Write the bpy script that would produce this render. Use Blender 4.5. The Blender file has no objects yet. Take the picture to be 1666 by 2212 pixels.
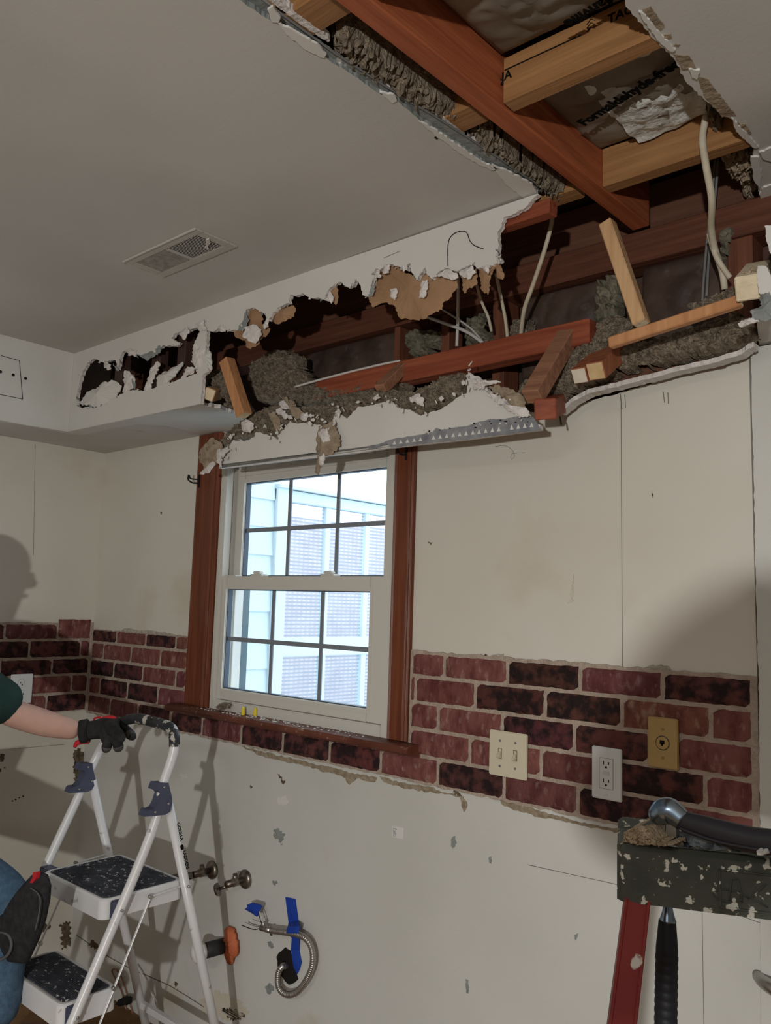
import bpy, bmesh, math, random
from mathutils import Vector, Matrix, noise
from mathutils.geometry import tessellate_polygon
random.seed(7)
D = bpy.data; SC = bpy.context.scene; COL = SC.collection
# ------------------------------------------------------------------ camera
F, YAW, PITCH, ROLL = 1799.28, 0.7267, 0.1119, 0.0314
CAM = Vector((3.2856, -1.8532, 1.511))
RM = Matrix.Rotation(YAW, 3, 'Z') @ Matrix.Rotation(math.pi/2+PITCH, 3, 'X') @ Matrix.Rotation(ROLL, 3, 'Z')
cam = D.objects.new('camera', D.cameras.new('camera')); COL.objects.link(cam)
cam.data.sensor_fit = 'HORIZONTAL'; cam.data.sensor_width = 36; cam.data.lens = F*36/1666
cam.data.clip_start = .05; cam.data.clip_end = 60
cam.matrix_world = Matrix.Translation(CAM) @ RM.to_4x4()
SC.camera = cam
# ------------------------------------------------------------------ light
SC.view_settings.view_transform = 'Standard'; SC.view_settings.look = 'None'
SC.view_settings.exposure = 0.07; SC.view_settings.gamma = 1.0
w = D.worlds.new('sky'); SC.world = w; w.use_nodes = True
bg = w.node_tree.nodes['Background']; bg.inputs[0].default_value = (.78, .90, 1.0, 1); bg.inputs[1].default_value = 3.0
def lamp(name, kind, loc, target, power, size, col, **k):
    l = D.lights.new(name, kind); l.energy = power; l.color = col
    if kind == 'AREA': l.shape = 'RECTANGLE'; l.size, l.size_y = size
    else: l.shadow_soft_size = size
    for a, b in k.items(): setattr(l, a, b)
    o = D.objects.new(name, l); COL.objects.link(o); o.location = loc
    o.rotation_euler = (Vector(target)-Vector(loc)).to_track_quat('-Z', 'Y').to_euler()
    return o
lamp('work_light', 'SPOT', (3.98, -3.75, 1.38), (1.15, 0, 1.40), 232, .035, (1.0, .985, .94), spot_size=math.radians(150), spot_blend=.4)
lamp('ambient_fill', 'AREA', (3.2, -3.6, 2.40), (3.2, -3.6, 0), 30, (.6, .6), (1.0, .97, .93))  # unseen soft lamp, added to lift the ambient level of the room

# ------------------------------------------------------------------ pixel -> point on a plane of the room
def ray(u, v): return RM @ Vector(((u-833)/F, -(v-1106)/F, -1))
def A(u, v, ax, val):
    d = ray(u, v); t = (val-CAM[ax])/d[ax]; return CAM+d*t
def AX(u, v, x): return A(u, v, 0, x)
def AY(u, v, y): return A(u, v, 1, y)
def AZ(u, v, z): return A(u, v, 2, z)

# ------------------------------------------------------------------ materials
MATS = {}
def M(name, c1, c2=None, rough=.7, metal=0, scale=8, bump=0, bscale=60, stretch=(1,1,1), ramp=(.35,.65), detail=6, c3=None, r3=(.6,.7), s3=30, spec=.3, attr=None):
    m = D.materials.new(name); m.use_nodes = True; n = m.node_tree.nodes; L = m.node_tree.links
    b = n['Principled BSDF']; b.inputs['Roughness'].default_value = rough; b.inputs['Metallic'].default_value = metal
    b.inputs['Specular IOR Level'].default_value = spec
    tc = n.new('ShaderNodeTexCoord'); mp = n.new('ShaderNodeMapping'); mp.inputs['Scale'].default_value = stretch
    L.new(tc.outputs['Object'], mp.inputs[0])
    def nz(s, d=detail):
        t = n.new('ShaderNodeTexNoise'); t.inputs['Scale'].default_value = s; t.inputs['Detail'].default_value = d
        L.new(mp.outputs[0], t.inputs['Vector']); return t
    def rp(fac, a, b_, ca, cb):
        r = n.new('ShaderNodeValToRGB'); r.color_ramp.elements[0].position = a; r.color_ramp.elements[1].position = b_
        r.color_ramp.elements[0].color = (*ca, 1); r.color_ramp.elements[1].color = (*cb, 1); L.new(fac, r.inputs[0]); return r.outputs[0]
    def mix(f, a, b_, mode='MIX'):
        x = n.new('ShaderNodeMix'); x.data_type = 'RGBA'; x.blend_type = mode
        if isinstance(f, float): x.inputs[0].default_value = f
        else: L.new(f, x.inputs[0])
        for i, q in ((6, a), (7, b_)):
            if isinstance(q, tuple): x.inputs[i].default_value = (*q, 1)
            else: L.new(q, x.inputs[i])
        return x.outputs[2]
    if c2: col = rp(nz(scale).outputs[0], ramp[0], ramp[1], c1, c2)
    else:
        b.inputs['Base Color'].default_value = (*c1, 1); col = None
    if c3:
        f = rp(nz(s3).outputs[0], r3[0], r3[1], (0,0,0), (1,1,1)); col = mix(f, col if col else c1, c3)
    if attr:
        a = n.new('ShaderNodeAttribute'); a.attribute_name = attr; col = mix(1.0, col, a.outputs['Color'], 'MULTIPLY')
    if col: L.new(col, b.inputs['Base Color'])
    if bump:
        bp = n.new('ShaderNodeBump'); bp.inputs['Strength'].default_value = bump; bp.inputs['Distance'].default_value = .01
        L.new(nz(bscale).outputs[0], bp.inputs['Height']); L.new(bp.outputs[0], b.inputs['Normal'])
    MATS[name] = m; m['mixf'] = 0; return m
def wood(name, c1, c2, axis, rough=.6, dirt=None):
    st = [22, 22, 22]; st[axis] = 1.2
    return M(name, c1, c2, rough, scale=3.0, stretch=tuple(st), ramp=(.3, .7), bump=.25, bscale=4, c3=dirt, r3=(.62,.7), s3=.35)
paint = M('white_soffit_paint', (.60,.59,.56), (.64,.63,.60), .6, scale=3, bump=.05, bscale=150)
ceilm = M('ceiling_paint', (.50,.49,.465), (.58,.57,.54), .65, scale=1.6, bump=.035, bscale=120, c3=(.64,.65,.65), r3=(.58,.72), s3=1.1)
creamA = M('cream_wall', (.60,.565,.495), (.66,.635,.575), .6, scale=1.3, bump=.05, bscale=120, c3=(.50,.43,.30), r3=(.60,.78), s3=1.7)
whiteW = M('white_wall', (.55,.55,.52), (.62,.62,.595), .55, scale=1.5, bump=.06, bscale=90, c3=(.50,.44,.34), r3=(.66,.78), s3=2.3)
under = M('soffit_underside', (.50,.48,.45), (.58,.57,.56), .6, scale=3, bump=.1, bscale=80, c3=(.42,.36,.27), r3=(.6,.75), s3=5)
gyp = M('gypsum', (.74,.70,.68), (.58,.55,.53), .9, scale=60, bump=.6, bscale=90)
paper = M('brown_paper', (.30,.175,.095), (.38,.23,.13), .85, scale=12, bump=.3, bscale=60)
dpaper = M('dusty_brown_paper', (.25,.19,.13), (.36,.29,.21), .9, scale=40, bump=.6, bscale=80)
greyp = M('grey_torn_paper', (.20,.22,.22), (.30,.32,.31), .85, scale=25, bump=.3, bscale=80, c3=(.6,.6,.58), r3=(.64,.68), s3=30)
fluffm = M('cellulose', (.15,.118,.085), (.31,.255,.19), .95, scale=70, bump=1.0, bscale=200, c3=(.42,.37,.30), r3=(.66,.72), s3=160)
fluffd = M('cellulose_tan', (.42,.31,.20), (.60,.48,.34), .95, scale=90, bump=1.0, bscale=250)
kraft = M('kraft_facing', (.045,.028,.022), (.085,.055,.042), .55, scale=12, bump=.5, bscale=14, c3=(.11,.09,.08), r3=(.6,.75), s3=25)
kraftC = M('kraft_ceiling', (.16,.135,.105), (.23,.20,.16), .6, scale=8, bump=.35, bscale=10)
glassf = M('fiberglass', (.50,.52,.50), (.66,.68,.66), .95, scale=25, bump=.8, bscale=60, c3=(.30,.28,.22), r3=(.62,.7), s3=45)
glassy = M('dirty_fiberglass', (.11,.10,.07), (.22,.20,.145), .95, scale=25, bump=.8, bscale=60)
redY = wood('red_lumber_y', (.26,.062,.024), (.42,.125,.05), 1)
redX = wood('red_lumber_x', (.19,.042,.02), (.32,.085,.04), 0)
redZ = wood('red_lumber_z', (.24,.07,.035), (.38,.14,.065), 2)
yelX = wood('yellow_lumber_x', (.26,.125,.048), (.37,.195,.08), 0, dirt=(.28,.13,.05))
yelZ = wood('pine_lumber_z', (.46,.27,.135), (.62,.40,.22), 2)
oraZ = wood('orange_lumber', (.42,.19,.08), (.55,.28,.13), 2)
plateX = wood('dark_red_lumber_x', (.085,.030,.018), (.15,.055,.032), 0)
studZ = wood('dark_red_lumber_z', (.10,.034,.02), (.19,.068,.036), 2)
shadeZ = wood('shaded_lumber_z', (.045,.022,.016), (.07,.035,.026), 2)  # lumber colour darkened to carry the shade inside the left soffit hole
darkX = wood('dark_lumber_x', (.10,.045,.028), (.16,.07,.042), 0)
brnP = wood('brown_lumber', (.22,.10,.06), (.34,.17,.10), 0)
endg = M('end_grain', (.66,.55,.38), (.78,.68,.50), .85, scale=20, bump=.5, bscale=60)
casing = wood('cherry_casing', (.105,.027,.011), (.185,.052,.021), 2, .38)
sillm = M('cherry_sill', (.10,.028,.016), (.17,.055,.032), .5, scale=9, bump=.1, bscale=60, c3=(.30,.24,.19), r3=(.60,.72), s3=60)
vinyl = M('white_vinyl', (.60,.585,.54), rough=.4, spec=.4)
muntm = M('grey_muntin', (.20,.22,.25), rough=.4)
gask = M('dark_gasket', (.05,.07,.10), rough=.4)
brickm = M('brick', (.125,.036,.034), (.21,.078,.070), .85, scale=34, stretch=(1,1,.55), bump=.7, bscale=70, attr='tone', ramp=(.35,.6), c3=(.31,.19,.17), r3=(.56,.74), s3=60)
brickd = M('dark_brick', (.020,.009,.010), (.115,.038,.034), .85, scale=34, bump=.7, bscale=70, attr='tone', ramp=(.42,.60))
mortar = M('mortar', (.36,.29,.235), (.46,.38,.32), .95, scale=40, bump=.7, bscale=140)
glue = M('adhesive_scrape', (.38,.335,.275), (.52,.475,.41), .95, scale=60, bump=.8, bscale=120)
dark = M('hole_dark', (.012,.010,.009), rough=.95)
black = M('black_plastic', (.016,.016,.018), rough=.6, c2=(.03,.03,.032), bump=.2)
navy = M('navy_plastic', (.055,.062,.105), (.075,.085,.135), .5, scale=10, c3=(.5,.48,.44), r3=(.69,.71), s3=45)
gripm = M('grip_black_paint_splashed', (.02,.022,.026), (.04,.042,.048), .5, scale=20, c3=(.46,.44,.40), r3=(.56,.59), s3=42)
padm = M('tread_mat', (.035,.038,.052), (.065,.07,.085), .75, scale=20, c3=(.45,.45,.46), r3=(.61,.64), s3=70, bump=.3, bscale=100)
whitem = M('white_enamel', (.68,.68,.70), rough=.3, spec=.5, c2=(.72,.72,.73), c3=(.40,.39,.37), r3=(.66,.70), s3=28)
chrome = M('chrome', (.30,.28,.26), rough=.25, metal=1, c2=(.45,.43,.40), scale=30)
steel = M('steel', (.45,.44,.42), rough=.35, metal=1)
conduit = M('galvanised', (.42,.40,.37), rough=.38, metal=.9)
pinkw = M('screen_wall', (.60,.52,.55), (.70,.62,.64), .9, scale=5)
siding = M('white_siding', (.62,.72,.76), rough=.7)
cream_pl = M('almond_plastic', (.60,.55,.42), rough=.4)
white_pl = M('white_plastic', (.68,.70,.71), rough=.35)
gold_pl = M('tan_plastic', (.42,.28,.11), (.46,.31,.13), .5)
jeans = M('denim', (.055,.105,.17), (.085,.15,.23), .9, scale=60, bump=.4, bscale=300, c3=(.18,.24,.30), r3=(.68,.74), s3=40)
jeansd = M('dark_denim', (.035,.06,.11), (.055,.09,.15), .9, scale=60, bump=.4, bscale=300)
green = M('green_shirt', (.010,.032,.028), (.016,.045,.038), .9, scale=20, bump=.2, bscale=200)
skin = M('skin', (.52,.31,.25), (.58,.36,.29), .55, scale=14)
hair = M('brown_hair', (.07,.04,.025), (.11,.06,.04), .7, scale=40)
glove = M('black_glove', (.012,.012,.013), (.028,.027,.027), .8, scale=30, c3=(.3,.29,.27), r3=(.72,.73), s3=70, bump=.3, bscale=120)
gloveg = M('grey_glove_fingertip', (.05,.046,.044), (.09,.085,.08), .8, scale=40, bump=.3, bscale=120)
redf = M('red_fabric', (.50,.02,.03), rough=.8)
padb = M('knee_pad_fabric', (.014,.014,.016), (.028,.028,.03), .85, scale=60, bump=.3, bscale=200)
greyt = M('grey_piping', (.10,.10,.11), rough=.8)
floorm = M('subfloor', (.16,.085,.035), (.26,.15,.07), .85, scale=7, bump=.3, bscale=60, c3=(.42,.33,.22), r3=(.66,.70), s3=70)
redl = M('red_fibreglass', (.16,.012,.012), (.22,.025,.022), .5, scale=10, c3=(.55,.50,.45), r3=(.66,.68), s3=24)
capm = M('dark_ladder_cap', (.048,.053,.044), (.078,.084,.070), .6, scale=12, c3=(.60,.60,.54), r3=(.60,.63), s3=95, bump=.15, bscale=90)
blue = M('blue_tape', (.010,.045,.34), (.016,.065,.42), .6, scale=12)
orange = M('orange_cloth', (.50,.12,.05), (.62,.19,.09), .85, scale=20, bump=.4, bscale=60)
beige = M('beige_cable', (.48,.42,.31), (.58,.52,.42), .6, scale=30)
wcab = M('white_cable', (.58,.56,.53), rough=.6)
gcab = M('grey_cable', (.17,.17,.17), rough=.6)
bootm = M('dust_blue', (.24,.28,.30), (.04,.05,.06), .9, scale=40, bump=.8, bscale=90, ramp=(.4,.6))
black2 = M('handle_black', (.035,.033,.042), rough=.4)
rubber = M('rubber_grip', (.010,.011,.016), rough=.55)
yellowm = M('yellow_foam', (.80,.62,.04), rough=.8)
inkm = M('ink', (.010,.009,.008), rough=1, spec=0)
beadm = M('galvanised_bead', (.22,.23,.26), (.34,.35,.37), .5, metal=.4, scale=30, bump=.3)
ductm = M('duct_dark', (.012,.012,.011), rough=.9)
ventm = M('vent_paint', (.47,.455,.42), (.50,.485,.45), .5, scale=15)
ventd = M('dirty_vent', (.27,.25,.22), (.38,.36,.32), .6, scale=60)
attic = M('attic_board', (.06,.035,.024), (.10,.055,.038), .9, scale=4, bump=.2)
valvem = M('old_chrome', (.10,.085,.07), (.32,.28,.24), .35, metal=.9, scale=40)
pvc = M('pvc_white', (.82,.82,.80), rough=.35)
bladem = M('blued_steel', (.16,.24,.36), (.30,.36,.42), .28, metal=1, scale=30)
frosty = M('paint_chip', (.66,.65,.62), rough=.7)
tanres = M('tan_residue', (.24,.19,.13), (.36,.30,.22), .95, scale=60, bump=.6, bscale=120)
mould = M('mould_stain', (.06,.045,.03), (.16,.12,.08), .95, scale=60)
stain = M('ochre_stain', (.56,.51,.41), (.60,.56,.48), .8, scale=30)
sticker = M('sticker_paper', (.66,.66,.65), rough=.6)
lineM = M('pencil_line', (.18,.16,.14), rough=.9)

# ------------------------------------------------------------------ object helpers
def link(name, bm, mats, parent=None, smooth=False, kind=None, label=None, cat=None, group=None, recalc=True):
    if recalc: bmesh.ops.recalc_face_normals(bm, faces=bm.faces[:])
    me = D.meshes.new(name); bm.to_mesh(me); bm.free()
    if not isinstance(mats, (list, tuple)): mats = [mats]
    for m in mats: me.materials.append(m)
    if smooth:
        for p in me.polygons: p.use_smooth = True
    o = D.objects.new(name, me); COL.objects.link(o)
    if parent is not None: o.parent = parent
    tag(o, label, cat, group, kind)
    return o
def tag(o, label=None, cat=None, group=None, kind=None):
    if label: o['label'] = label
    if cat: o['category'] = cat
    if group: o['group'] = group
    if kind: o['kind'] = kind
    return o
def empty(name, loc, label=None, cat=None, group=None, kind=None):
    o = D.objects.new(name, None); COL.objects.link(o); o.empty_display_size = .05
    # parts are modelled in world coordinates, so the empty keeps their place through the inverse
    o.location = loc; return tag(o, label, cat, group, kind)
def fix(root):
    bpy.context.view_layer.update()
    for c in root.children: c.matrix_parent_inverse = root.matrix_world.inverted()
def NB(): return bmesh.new()
def box(bm, a, b, bev=0, mi=0):
    a, b = Vector(a), Vector(b)
    lo = Vector([min(a[i], b[i]) for i in range(3)]); hi = Vector([max(a[i], b[i]) for i in range(3)])
    r = bmesh.ops.create_cube(bm, size=1); vs = r['verts']
    for v in vs: v.co = Vector([lo[i]+(v.co[i]+.5)*(hi[i]-lo[i]) for i in range(3)])
    fs = set(f for v in vs for f in v.link_faces)
    for f in fs: f.material_index = mi
    if bev:
        es = list(set(e for v in vs for e in v.link_edges)); bmesh.ops.bevel(bm, geom=es, offset=bev, segments=2, affect='EDGES')
    return vs
def obox(bm, p, q, w, h, up=(0,0,1), bev=.002, endmi=None, mi=0):
    """bar from p to q, w across, h along up"""
    p, q = Vector(p), Vector(q); d = (q-p); L = d.length; d.normalize()
    s = d.cross(Vector(up)).normalized(); u = s.cross(d).normalized()
    r = bmesh.ops.create_cube(bm, size=1); vs = r['verts']
    T = Matrix((( d.x, s.x, u.x), (d.y, s.y, u.y), (d.z, s.z, u.z)))
    for v in vs: v.co = (p+q)/2 + T @ Vector((v.co.x*L, v.co.y*w, v.co.z*h))
    for f in set(f for v in vs for f in v.link_faces):
        f.material_index = mi; f.normal_update()
        if endmi is not None and abs(f.normal.dot(d)) > .9: f.material_index = endmi
    if bev:
        es = list(set(e for v in vs for e in v.link_edges)); bmesh.ops.bevel(bm, geom=es, offset=bev, segments=1, affect='EDGES')
def smooth_path(pts, n=6):
    pts = [Vector(p) for p in pts]; out = []
    if len(pts) < 3: return pts
    P = [pts[0]*2-pts[1]]+pts+[pts[-1]*2-pts[-2]]
    for i in range(1, len(P)-2):
        for k in range(n):
            t = k/n; a, b, c, d = P[i-1], P[i], P[i+1], P[i+2]
            out.append(.5*((2*b)+(c-a)*t+(2*a-5*b+4*c-d)*t*t+(3*b-a-3*c+d)*t**3))
    out.append(pts[-1]); return out
def tube(bm, pts, r, seg=10, n=6, mi=0, cap=True, flat=None):
    P = smooth_path(pts, n) if n > 1 else [Vector(p) for p in pts]
    N = len(P); rs = r if callable(r) else (lambda t: r)
    if isinstance(r, (list, tuple)):
        rr = list(r)
        def rs(t):
            x = t*(len(rr)-1); i = min(int(x), len(rr)-2); return rr[i]+(rr[i+1]-rr[i])*(x-i)
    up = Vector((0,0,1)); rings = []
    t0 = (P[1]-P[0]).normalized()
    if abs(t0.dot(up)) > .9: up = Vector((1,0,0))
    s = t0.cross(up).normalized()
    for i, p in enumerate(P):
        t = (P[min(i+1,N-1)]-P[max(i-1,0)]).normalized()
        s = (s-t*s.dot(t)).normalized(); u = t.cross(s); rad = rs(i/(N-1))
        ring = []
        for k in range(seg):
            a = 2*math.pi*k/seg
            fx, fy = (1, 1) if not flat else flat
            ring.append(bm.verts.new(p+s*math.cos(a)*rad*fx+u*math.sin(a)*rad*fy))
        rings.append(ring)
    for i in range(N-1):
        for k in range(seg):
            f = bm.faces.new((rings[i][k], rings[i][(k+1)%seg], rings[i+1][(k+1)%seg], rings[i+1][k])); f.material_index = mi; f.smooth = True
    if cap:
        bm.faces.new(rings[0][::-1]).material_index = mi; bm.faces.new(rings[-1]).material_index = mi
def cyl(bm, p, q, r1, r2=None, seg=20, mi=0): tube(bm, [p, q], [r1, r2 if r2 is not None else r1], seg, 1, mi)
def jag(pts, amp=2.0, step=5.0, closed=False):
    out = []; n = len(pts)
    for i in range(n if closed else n-1):
        a, b = pts[i], pts[(i+1)%n]; L = math.hypot(b[0]-a[0], b[1]-a[1]); k = max(1, int(L/step))
        nx, ny = (-(b[1]-a[1])/max(L,1e-6), (b[0]-a[0])/max(L,1e-6))
        for j in range(k):
            t = j/k; o = 0 if j == 0 else random.uniform(-amp, amp)
            out.append((a[0]+(b[0]-a[0])*t+nx*o, a[1]+(b[1]-a[1])*t+ny*o))
    if not closed: out.append(pts[-1])
    return out
def slab(bm, loops, off, mi_front=0, mi_edge=1, mi_back=2, wob=0, edgejit=0):
    """prism: loops of 3-D points (outer + holes), extruded by vector off"""
    off = Vector(off); fv, bv, flat = [], [], []
    for lp in loops:
        for p in lp:
            q = Vector(p)
            if wob: q = q+off.normalized()*wob*noise.noise(Vector(q)*22)
            fv.append(bm.verts.new(q)); e = Vector((random.uniform(-1,1), random.uniform(-1,1), random.uniform(-1,1)))*edgejit
            bv.append(bm.verts.new(q+off+e)); flat.append(q)
    for t in tessellate_polygon([[Vector(p) for p in lp] for lp in loops]):
        try:
            bm.faces.new([fv[i] for i in t]).material_index = mi_front
            bm.faces.new([bv[i] for i in t][::-1]).material_index = mi_back
        except ValueError: pass
    s = 0
    for lp in loops:
        n = len(lp)
        for i in range(n):
            a, b = s+i, s+(i+1)%n
            try: bm.faces.new((fv[a], fv[b], bv[b], bv[a])).material_index = mi_edge
            except ValueError: pass
        s += n
def inside(x, y, poly):
    c = False; n = len(poly); j = n-1
    for i in range(n):
        xi, yi = poly[i]; xj, yj = poly[j]
        if (yi > y) != (yj > y) and x < (xj-xi)*(y-yi)/(yj-yi)+xi: c = not c
        j = i
    return c
def edist(x, y, poly):
    m = 1e9; n = len(poly)
    for i in range(n):
        ax, ay = poly[i]; bx, by = poly[(i+1)%n]; dx, dy = bx-ax, by-ay; L = dx*dx+dy*dy
        t = max(0, min(1, ((x-ax)*dx+(y-ay)*dy)/L)) if L else 0
        m = min(m, math.hypot(x-ax-dx*t, y-ay-dy*t))
    return m
def fluff(bm, px, ax, val, bulge=.03, cell=.006, sign=-1, rough=.012, back=.03, lean=0):
    """lumpy heap filling a traced outline on the plane coordinate[ax]=val"""
    P3 = [A(u, v, ax, val) for u, v in px]; ij = [k for k in range(3) if k != ax]
    poly = [(p[ij[0]], p[ij[1]]) for p in P3]
    x0, x1 = min(p[0] for p in poly), max(p[0] for p in poly); y0, y1 = min(p[1] for p in poly), max(p[1] for p in poly)
    nx, ny = int((x1-x0)/cell)+2, int((y1-y0)/cell)+2; V = {}
    for i in range(nx):
        for j in range(ny):
            x, y = x0+(i-.5)*cell, y0+(j-.5)*cell
            jx = x+random.uniform(-.35,.35)*cell; jy = y+random.uniform(-.35,.35)*cell
            q = [0,0,0]; q[ij[0]] = jx; q[ij[1]] = jy; q[ax] = val
            nn = noise.noise(Vector(q)*60)
            if not inside(x+nn*.006, y+nn*.006, poly): continue
            d = edist(x, y, poly)
            h = bulge*min(1, d/.03)**.6+rough*(noise.noise(Vector(q)*45)+.6*noise.noise(Vector(q)*110)+.75*random.uniform(-1,1))*min(1, d/.008+.15)
            if d < cell*1.1: h = -back
            q[ax] = val+sign*h+lean*(jy-y0)
            V[i, j] = bm.verts.new(q)
    for (i, j), v in list(V.items()):
        if all(k in V for k in ((i+1,j),(i+1,j+1),(i,j+1))):
            bm.faces.new((v, V[i+1,j], V[i+1,j+1], V[i,j+1]))
    for v in [v for v in bm.verts if not v.link_faces]: bm.verts.remove(v)
def text_mesh(bm, txt, size, origin, xdir, ydir, ext=.0006, bold=0, mi=0, align='LEFT', sx=1.0):
    cu = D.curves.new('lettering', 'FONT'); cu.body = txt; cu.size = size; cu.extrude = ext; cu.offset = bold; cu.align_x = align; cu.resolution_u = 3
    o = D.objects.new('lettering', cu); COL.objects.link(o); bpy.context.view_layer.update()
    me = o.evaluated_get(bpy.context.evaluated_depsgraph_get()).to_mesh()
    x = Vector(xdir).normalized(); y = Vector(ydir).normalized(); z = x.cross(y).normalized()
    vs = [bm.verts.new(Vector(origin)+x*v.co.x*sx+y*v.co.y+z*v.co.z) for v in me.vertices]
    for p in me.polygons:
        try: bm.faces.new([vs[i] for i in p.vertices]).material_index = mi
        except ValueError: pass
    D.objects.remove(o); D.curves.remove(cu)

# ================================================================== SETTING
RX, RY, H = 5.6, -5.2, 2.44
bm = NB(); box(bm, (-.12, .12, -.04), (RX+.1, RY-.1, 0)); link('floor', bm, floorm, kind='structure')
bm = NB(); box(bm, (-.10, .0, 0), (0, RY, 2.62)); wl = link('wall_left', bm, creamA, kind='structure')
bm = NB(); box(bm, (RX, .12, 0), (RX+.1, RY, 2.6)); link('wall_right', bm, whiteW, kind='structure')
bm = NB(); box(bm, (-.1, RY, 0), (RX+.1, RY-.1, 2.6)); link('wall_front', bm, whiteW, kind='structure')
# back wall drywall: upper cream sheet and lower white sheet with the window opening
WX0, WX1, WZ0, WZ1 = .833, 1.682, 1.12, 2.07
bm = NB()
for a, b in [((0,0,1.05),(WX0,.013,2.135)), ((WX0,0,1.05),(WX1,.013,WZ0)), ((WX0,0,WZ1),(WX1,.013,2.12)), ]: box(bm, a, b)
top = [Vector((WX1,0,1.05)), Vector((2.70,0,1.05))]+[AY(u, v, 0) for u, v in jag([(1618,762),(1560,790),(1470,808),(1340,848),(1250,872),(1180,900),(1120,880)], 2, 8)]+[Vector((WX1,0,2.08))]
slab(bm, [top], (0,.013,0), 0, 0, 0)
wb = link('wall_back', bm, creamA, kind='structure')
bm = NB(); box(bm, (0,-.0015,0), (2.70,.013,1.05)); link('wall_back', bm, whiteW, kind='structure')
bm = NB()
slab(bm, [[AY(u, v, -.012) for u, v in jag([(1645,2500),(1642,1790),(1640,1500),(1634,1300),(1628,1000),(1624,830),(1622,752)], 1.2, 14)]+[Vector((3.4,-.012,2.10)), Vector((3.4,-.012,0))]], (0,.025,0), 0, 0, 0)
box(bm, (3.39,-.012,0), (RX,.013,2.12))
link('wall_back', bm, whiteW, kind='structure')
bm = NB()   # sheathing behind the framing
box(bm, (-.1,.10,0), (WX0,.12,2.75)); box(bm, (WX1,.10,0), (RX+.1,.12,2.75)); box(bm, (WX0,.10,0), (WX1,.12,WZ0)); box(bm, (WX0,.10,WZ1), (WX1,.12,2.75))
box(bm, (WX0-.02,.013,WZ0), (WX0,.12,WZ1)); box(bm, (WX1,.013,WZ0), (WX1+.02,.12,WZ1)); box(bm, (WX0,.013,WZ1), (WX1,.12,WZ1+.02)); box(bm, (WX0,.013,WZ0-.02), (WX1,.12,WZ0))
link('wall_sheathing', bm, attic, kind='structure')
# attic shell above the hole
bm = NB(); box(bm, (-.1,.12,3.2), (RX+.1,RY-.1,3.24)); box(bm, (-.14,.12,2.4), (-.1,RY,3.24)); box(bm, (RX+.1,.12,2.4), (RX+.14,RY,3.24)); box(bm, (-.1,.12,2.6), (RX+.1,.16,3.24)); box(bm, (-.1,RY-.14,2.4), (RX+.1,RY-.1,3.24))
link('attic_roof_deck', bm, attic, kind='structure')

# ceiling, left sheet (right edge broken along the old bulkhead line)
CT = .009
edge = jag([(500,-12),(517,0),(576,40),(605,55),(660,97),(710,130),(760,160),(819,202),(857,218),(903,256),(958,294),(1021,336),(1059,363),(1105,391),(1130,404),(1150,418)], 1.3, 6)
pts = [AZ(u, v, H) for u, v in edge]
L0 = [Vector((.285,-.314,H)), Vector((.29,RY,H)), Vector((2.30,RY,H)), Vector((2.30,-1.3,H))]+pts+[Vector((2.345,-.314,H))]
bm = NB(); slab(bm, [L0], (0,0,CT), 0, 1, 2); ceil = link('ceiling', bm, [ceilm, greyp, dpaper], kind='structure')
# second layer: grey strip and white edge of the sheet above
bm = NB()
e1 = jag([(540,-14),(600,32),(660,75),(720,118),(770,150),(830,190),(880,222),(930,250),(985,288),(1040,322),(1090,356),(1130,384),(1163,408)], 1.2, 8)
e0 = [(u-34, v+14) for u, v in e1][::-1]; e1 = [(u+5, v-3) for u, v in e1]
slab(bm, [[AZ(u, v, H+.0095) for u, v in e1+e0]], (0,0,.003), 0, 0, 0); link('grey_backing_strip', bm, greyp, ceil)
bm = NB()
w1 = jag([(560,-14),(620,30),(665,66),(712,100),(712,112),(770,152),(760,146),(830,188)], 1.5, 8); w0 = [(600-24+0,-12)]
for seg in ([(575,-20),(640,28),(700,72),(713,88),(709,92),(640,46),(568,-10)], [(775,150),(815,172),(860,200),(858,206),(812,180),(772,156)], [(935,240),(965,258),(1004,290),(1002,298),(962,268),(932,248)], [(1010,296),(1060,330),(1100,352),(1098,358),(1058,338),(1008,304)], [(1085,352),(1130,380),(1166,402),(1160,420),(1148,408),(1120,392),(1086,362)]):
    slab(bm, [[AZ(u, v, H+.013) for u, v in jag(seg, 1.0, 6, True)]], (0,0,.012), 0, 0, 0)
link('white_gypsum_edge', bm, gyp, ceil)
bm = NB(); tube(bm, [AZ(u, v, H+.009) for u, v in [(556,-12),(605,28),(665,72),(722,114),(772,146),(833,186),(884,219),(934,247),(990,283),(1045,319),(1095,353),(1135,382),(1164,404)]], .0022, 6, 1); link('bead_edge_line', bm, gcab, ceil)
bm = NB()   # frayed paint edge and flakes along the break
for seg in ([(578,22),(590,14),(606,38),(600,50),(588,48)], [(600,50),(640,70),(690,100),(705,118),(700,126),(660,108),(618,74)], [(820,200),(850,205),(858,218),(848,224)], [(905,262),(940,280),(1000,322),(1040,350),(1080,366),(1060,368),(1010,342),(950,300)], [(1062,356),(1100,372),(1150,398),(1160,415),(1152,436),(1140,440),(1120,420),(1090,395)]):
    slab(bm, [[AZ(u, v, H-.002) for u, v in jag(seg, 1.5, 6, True)]], (0,0,.004), 0, 0, 0)
link('torn_paint_edge', bm, frosty, ceil)
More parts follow.
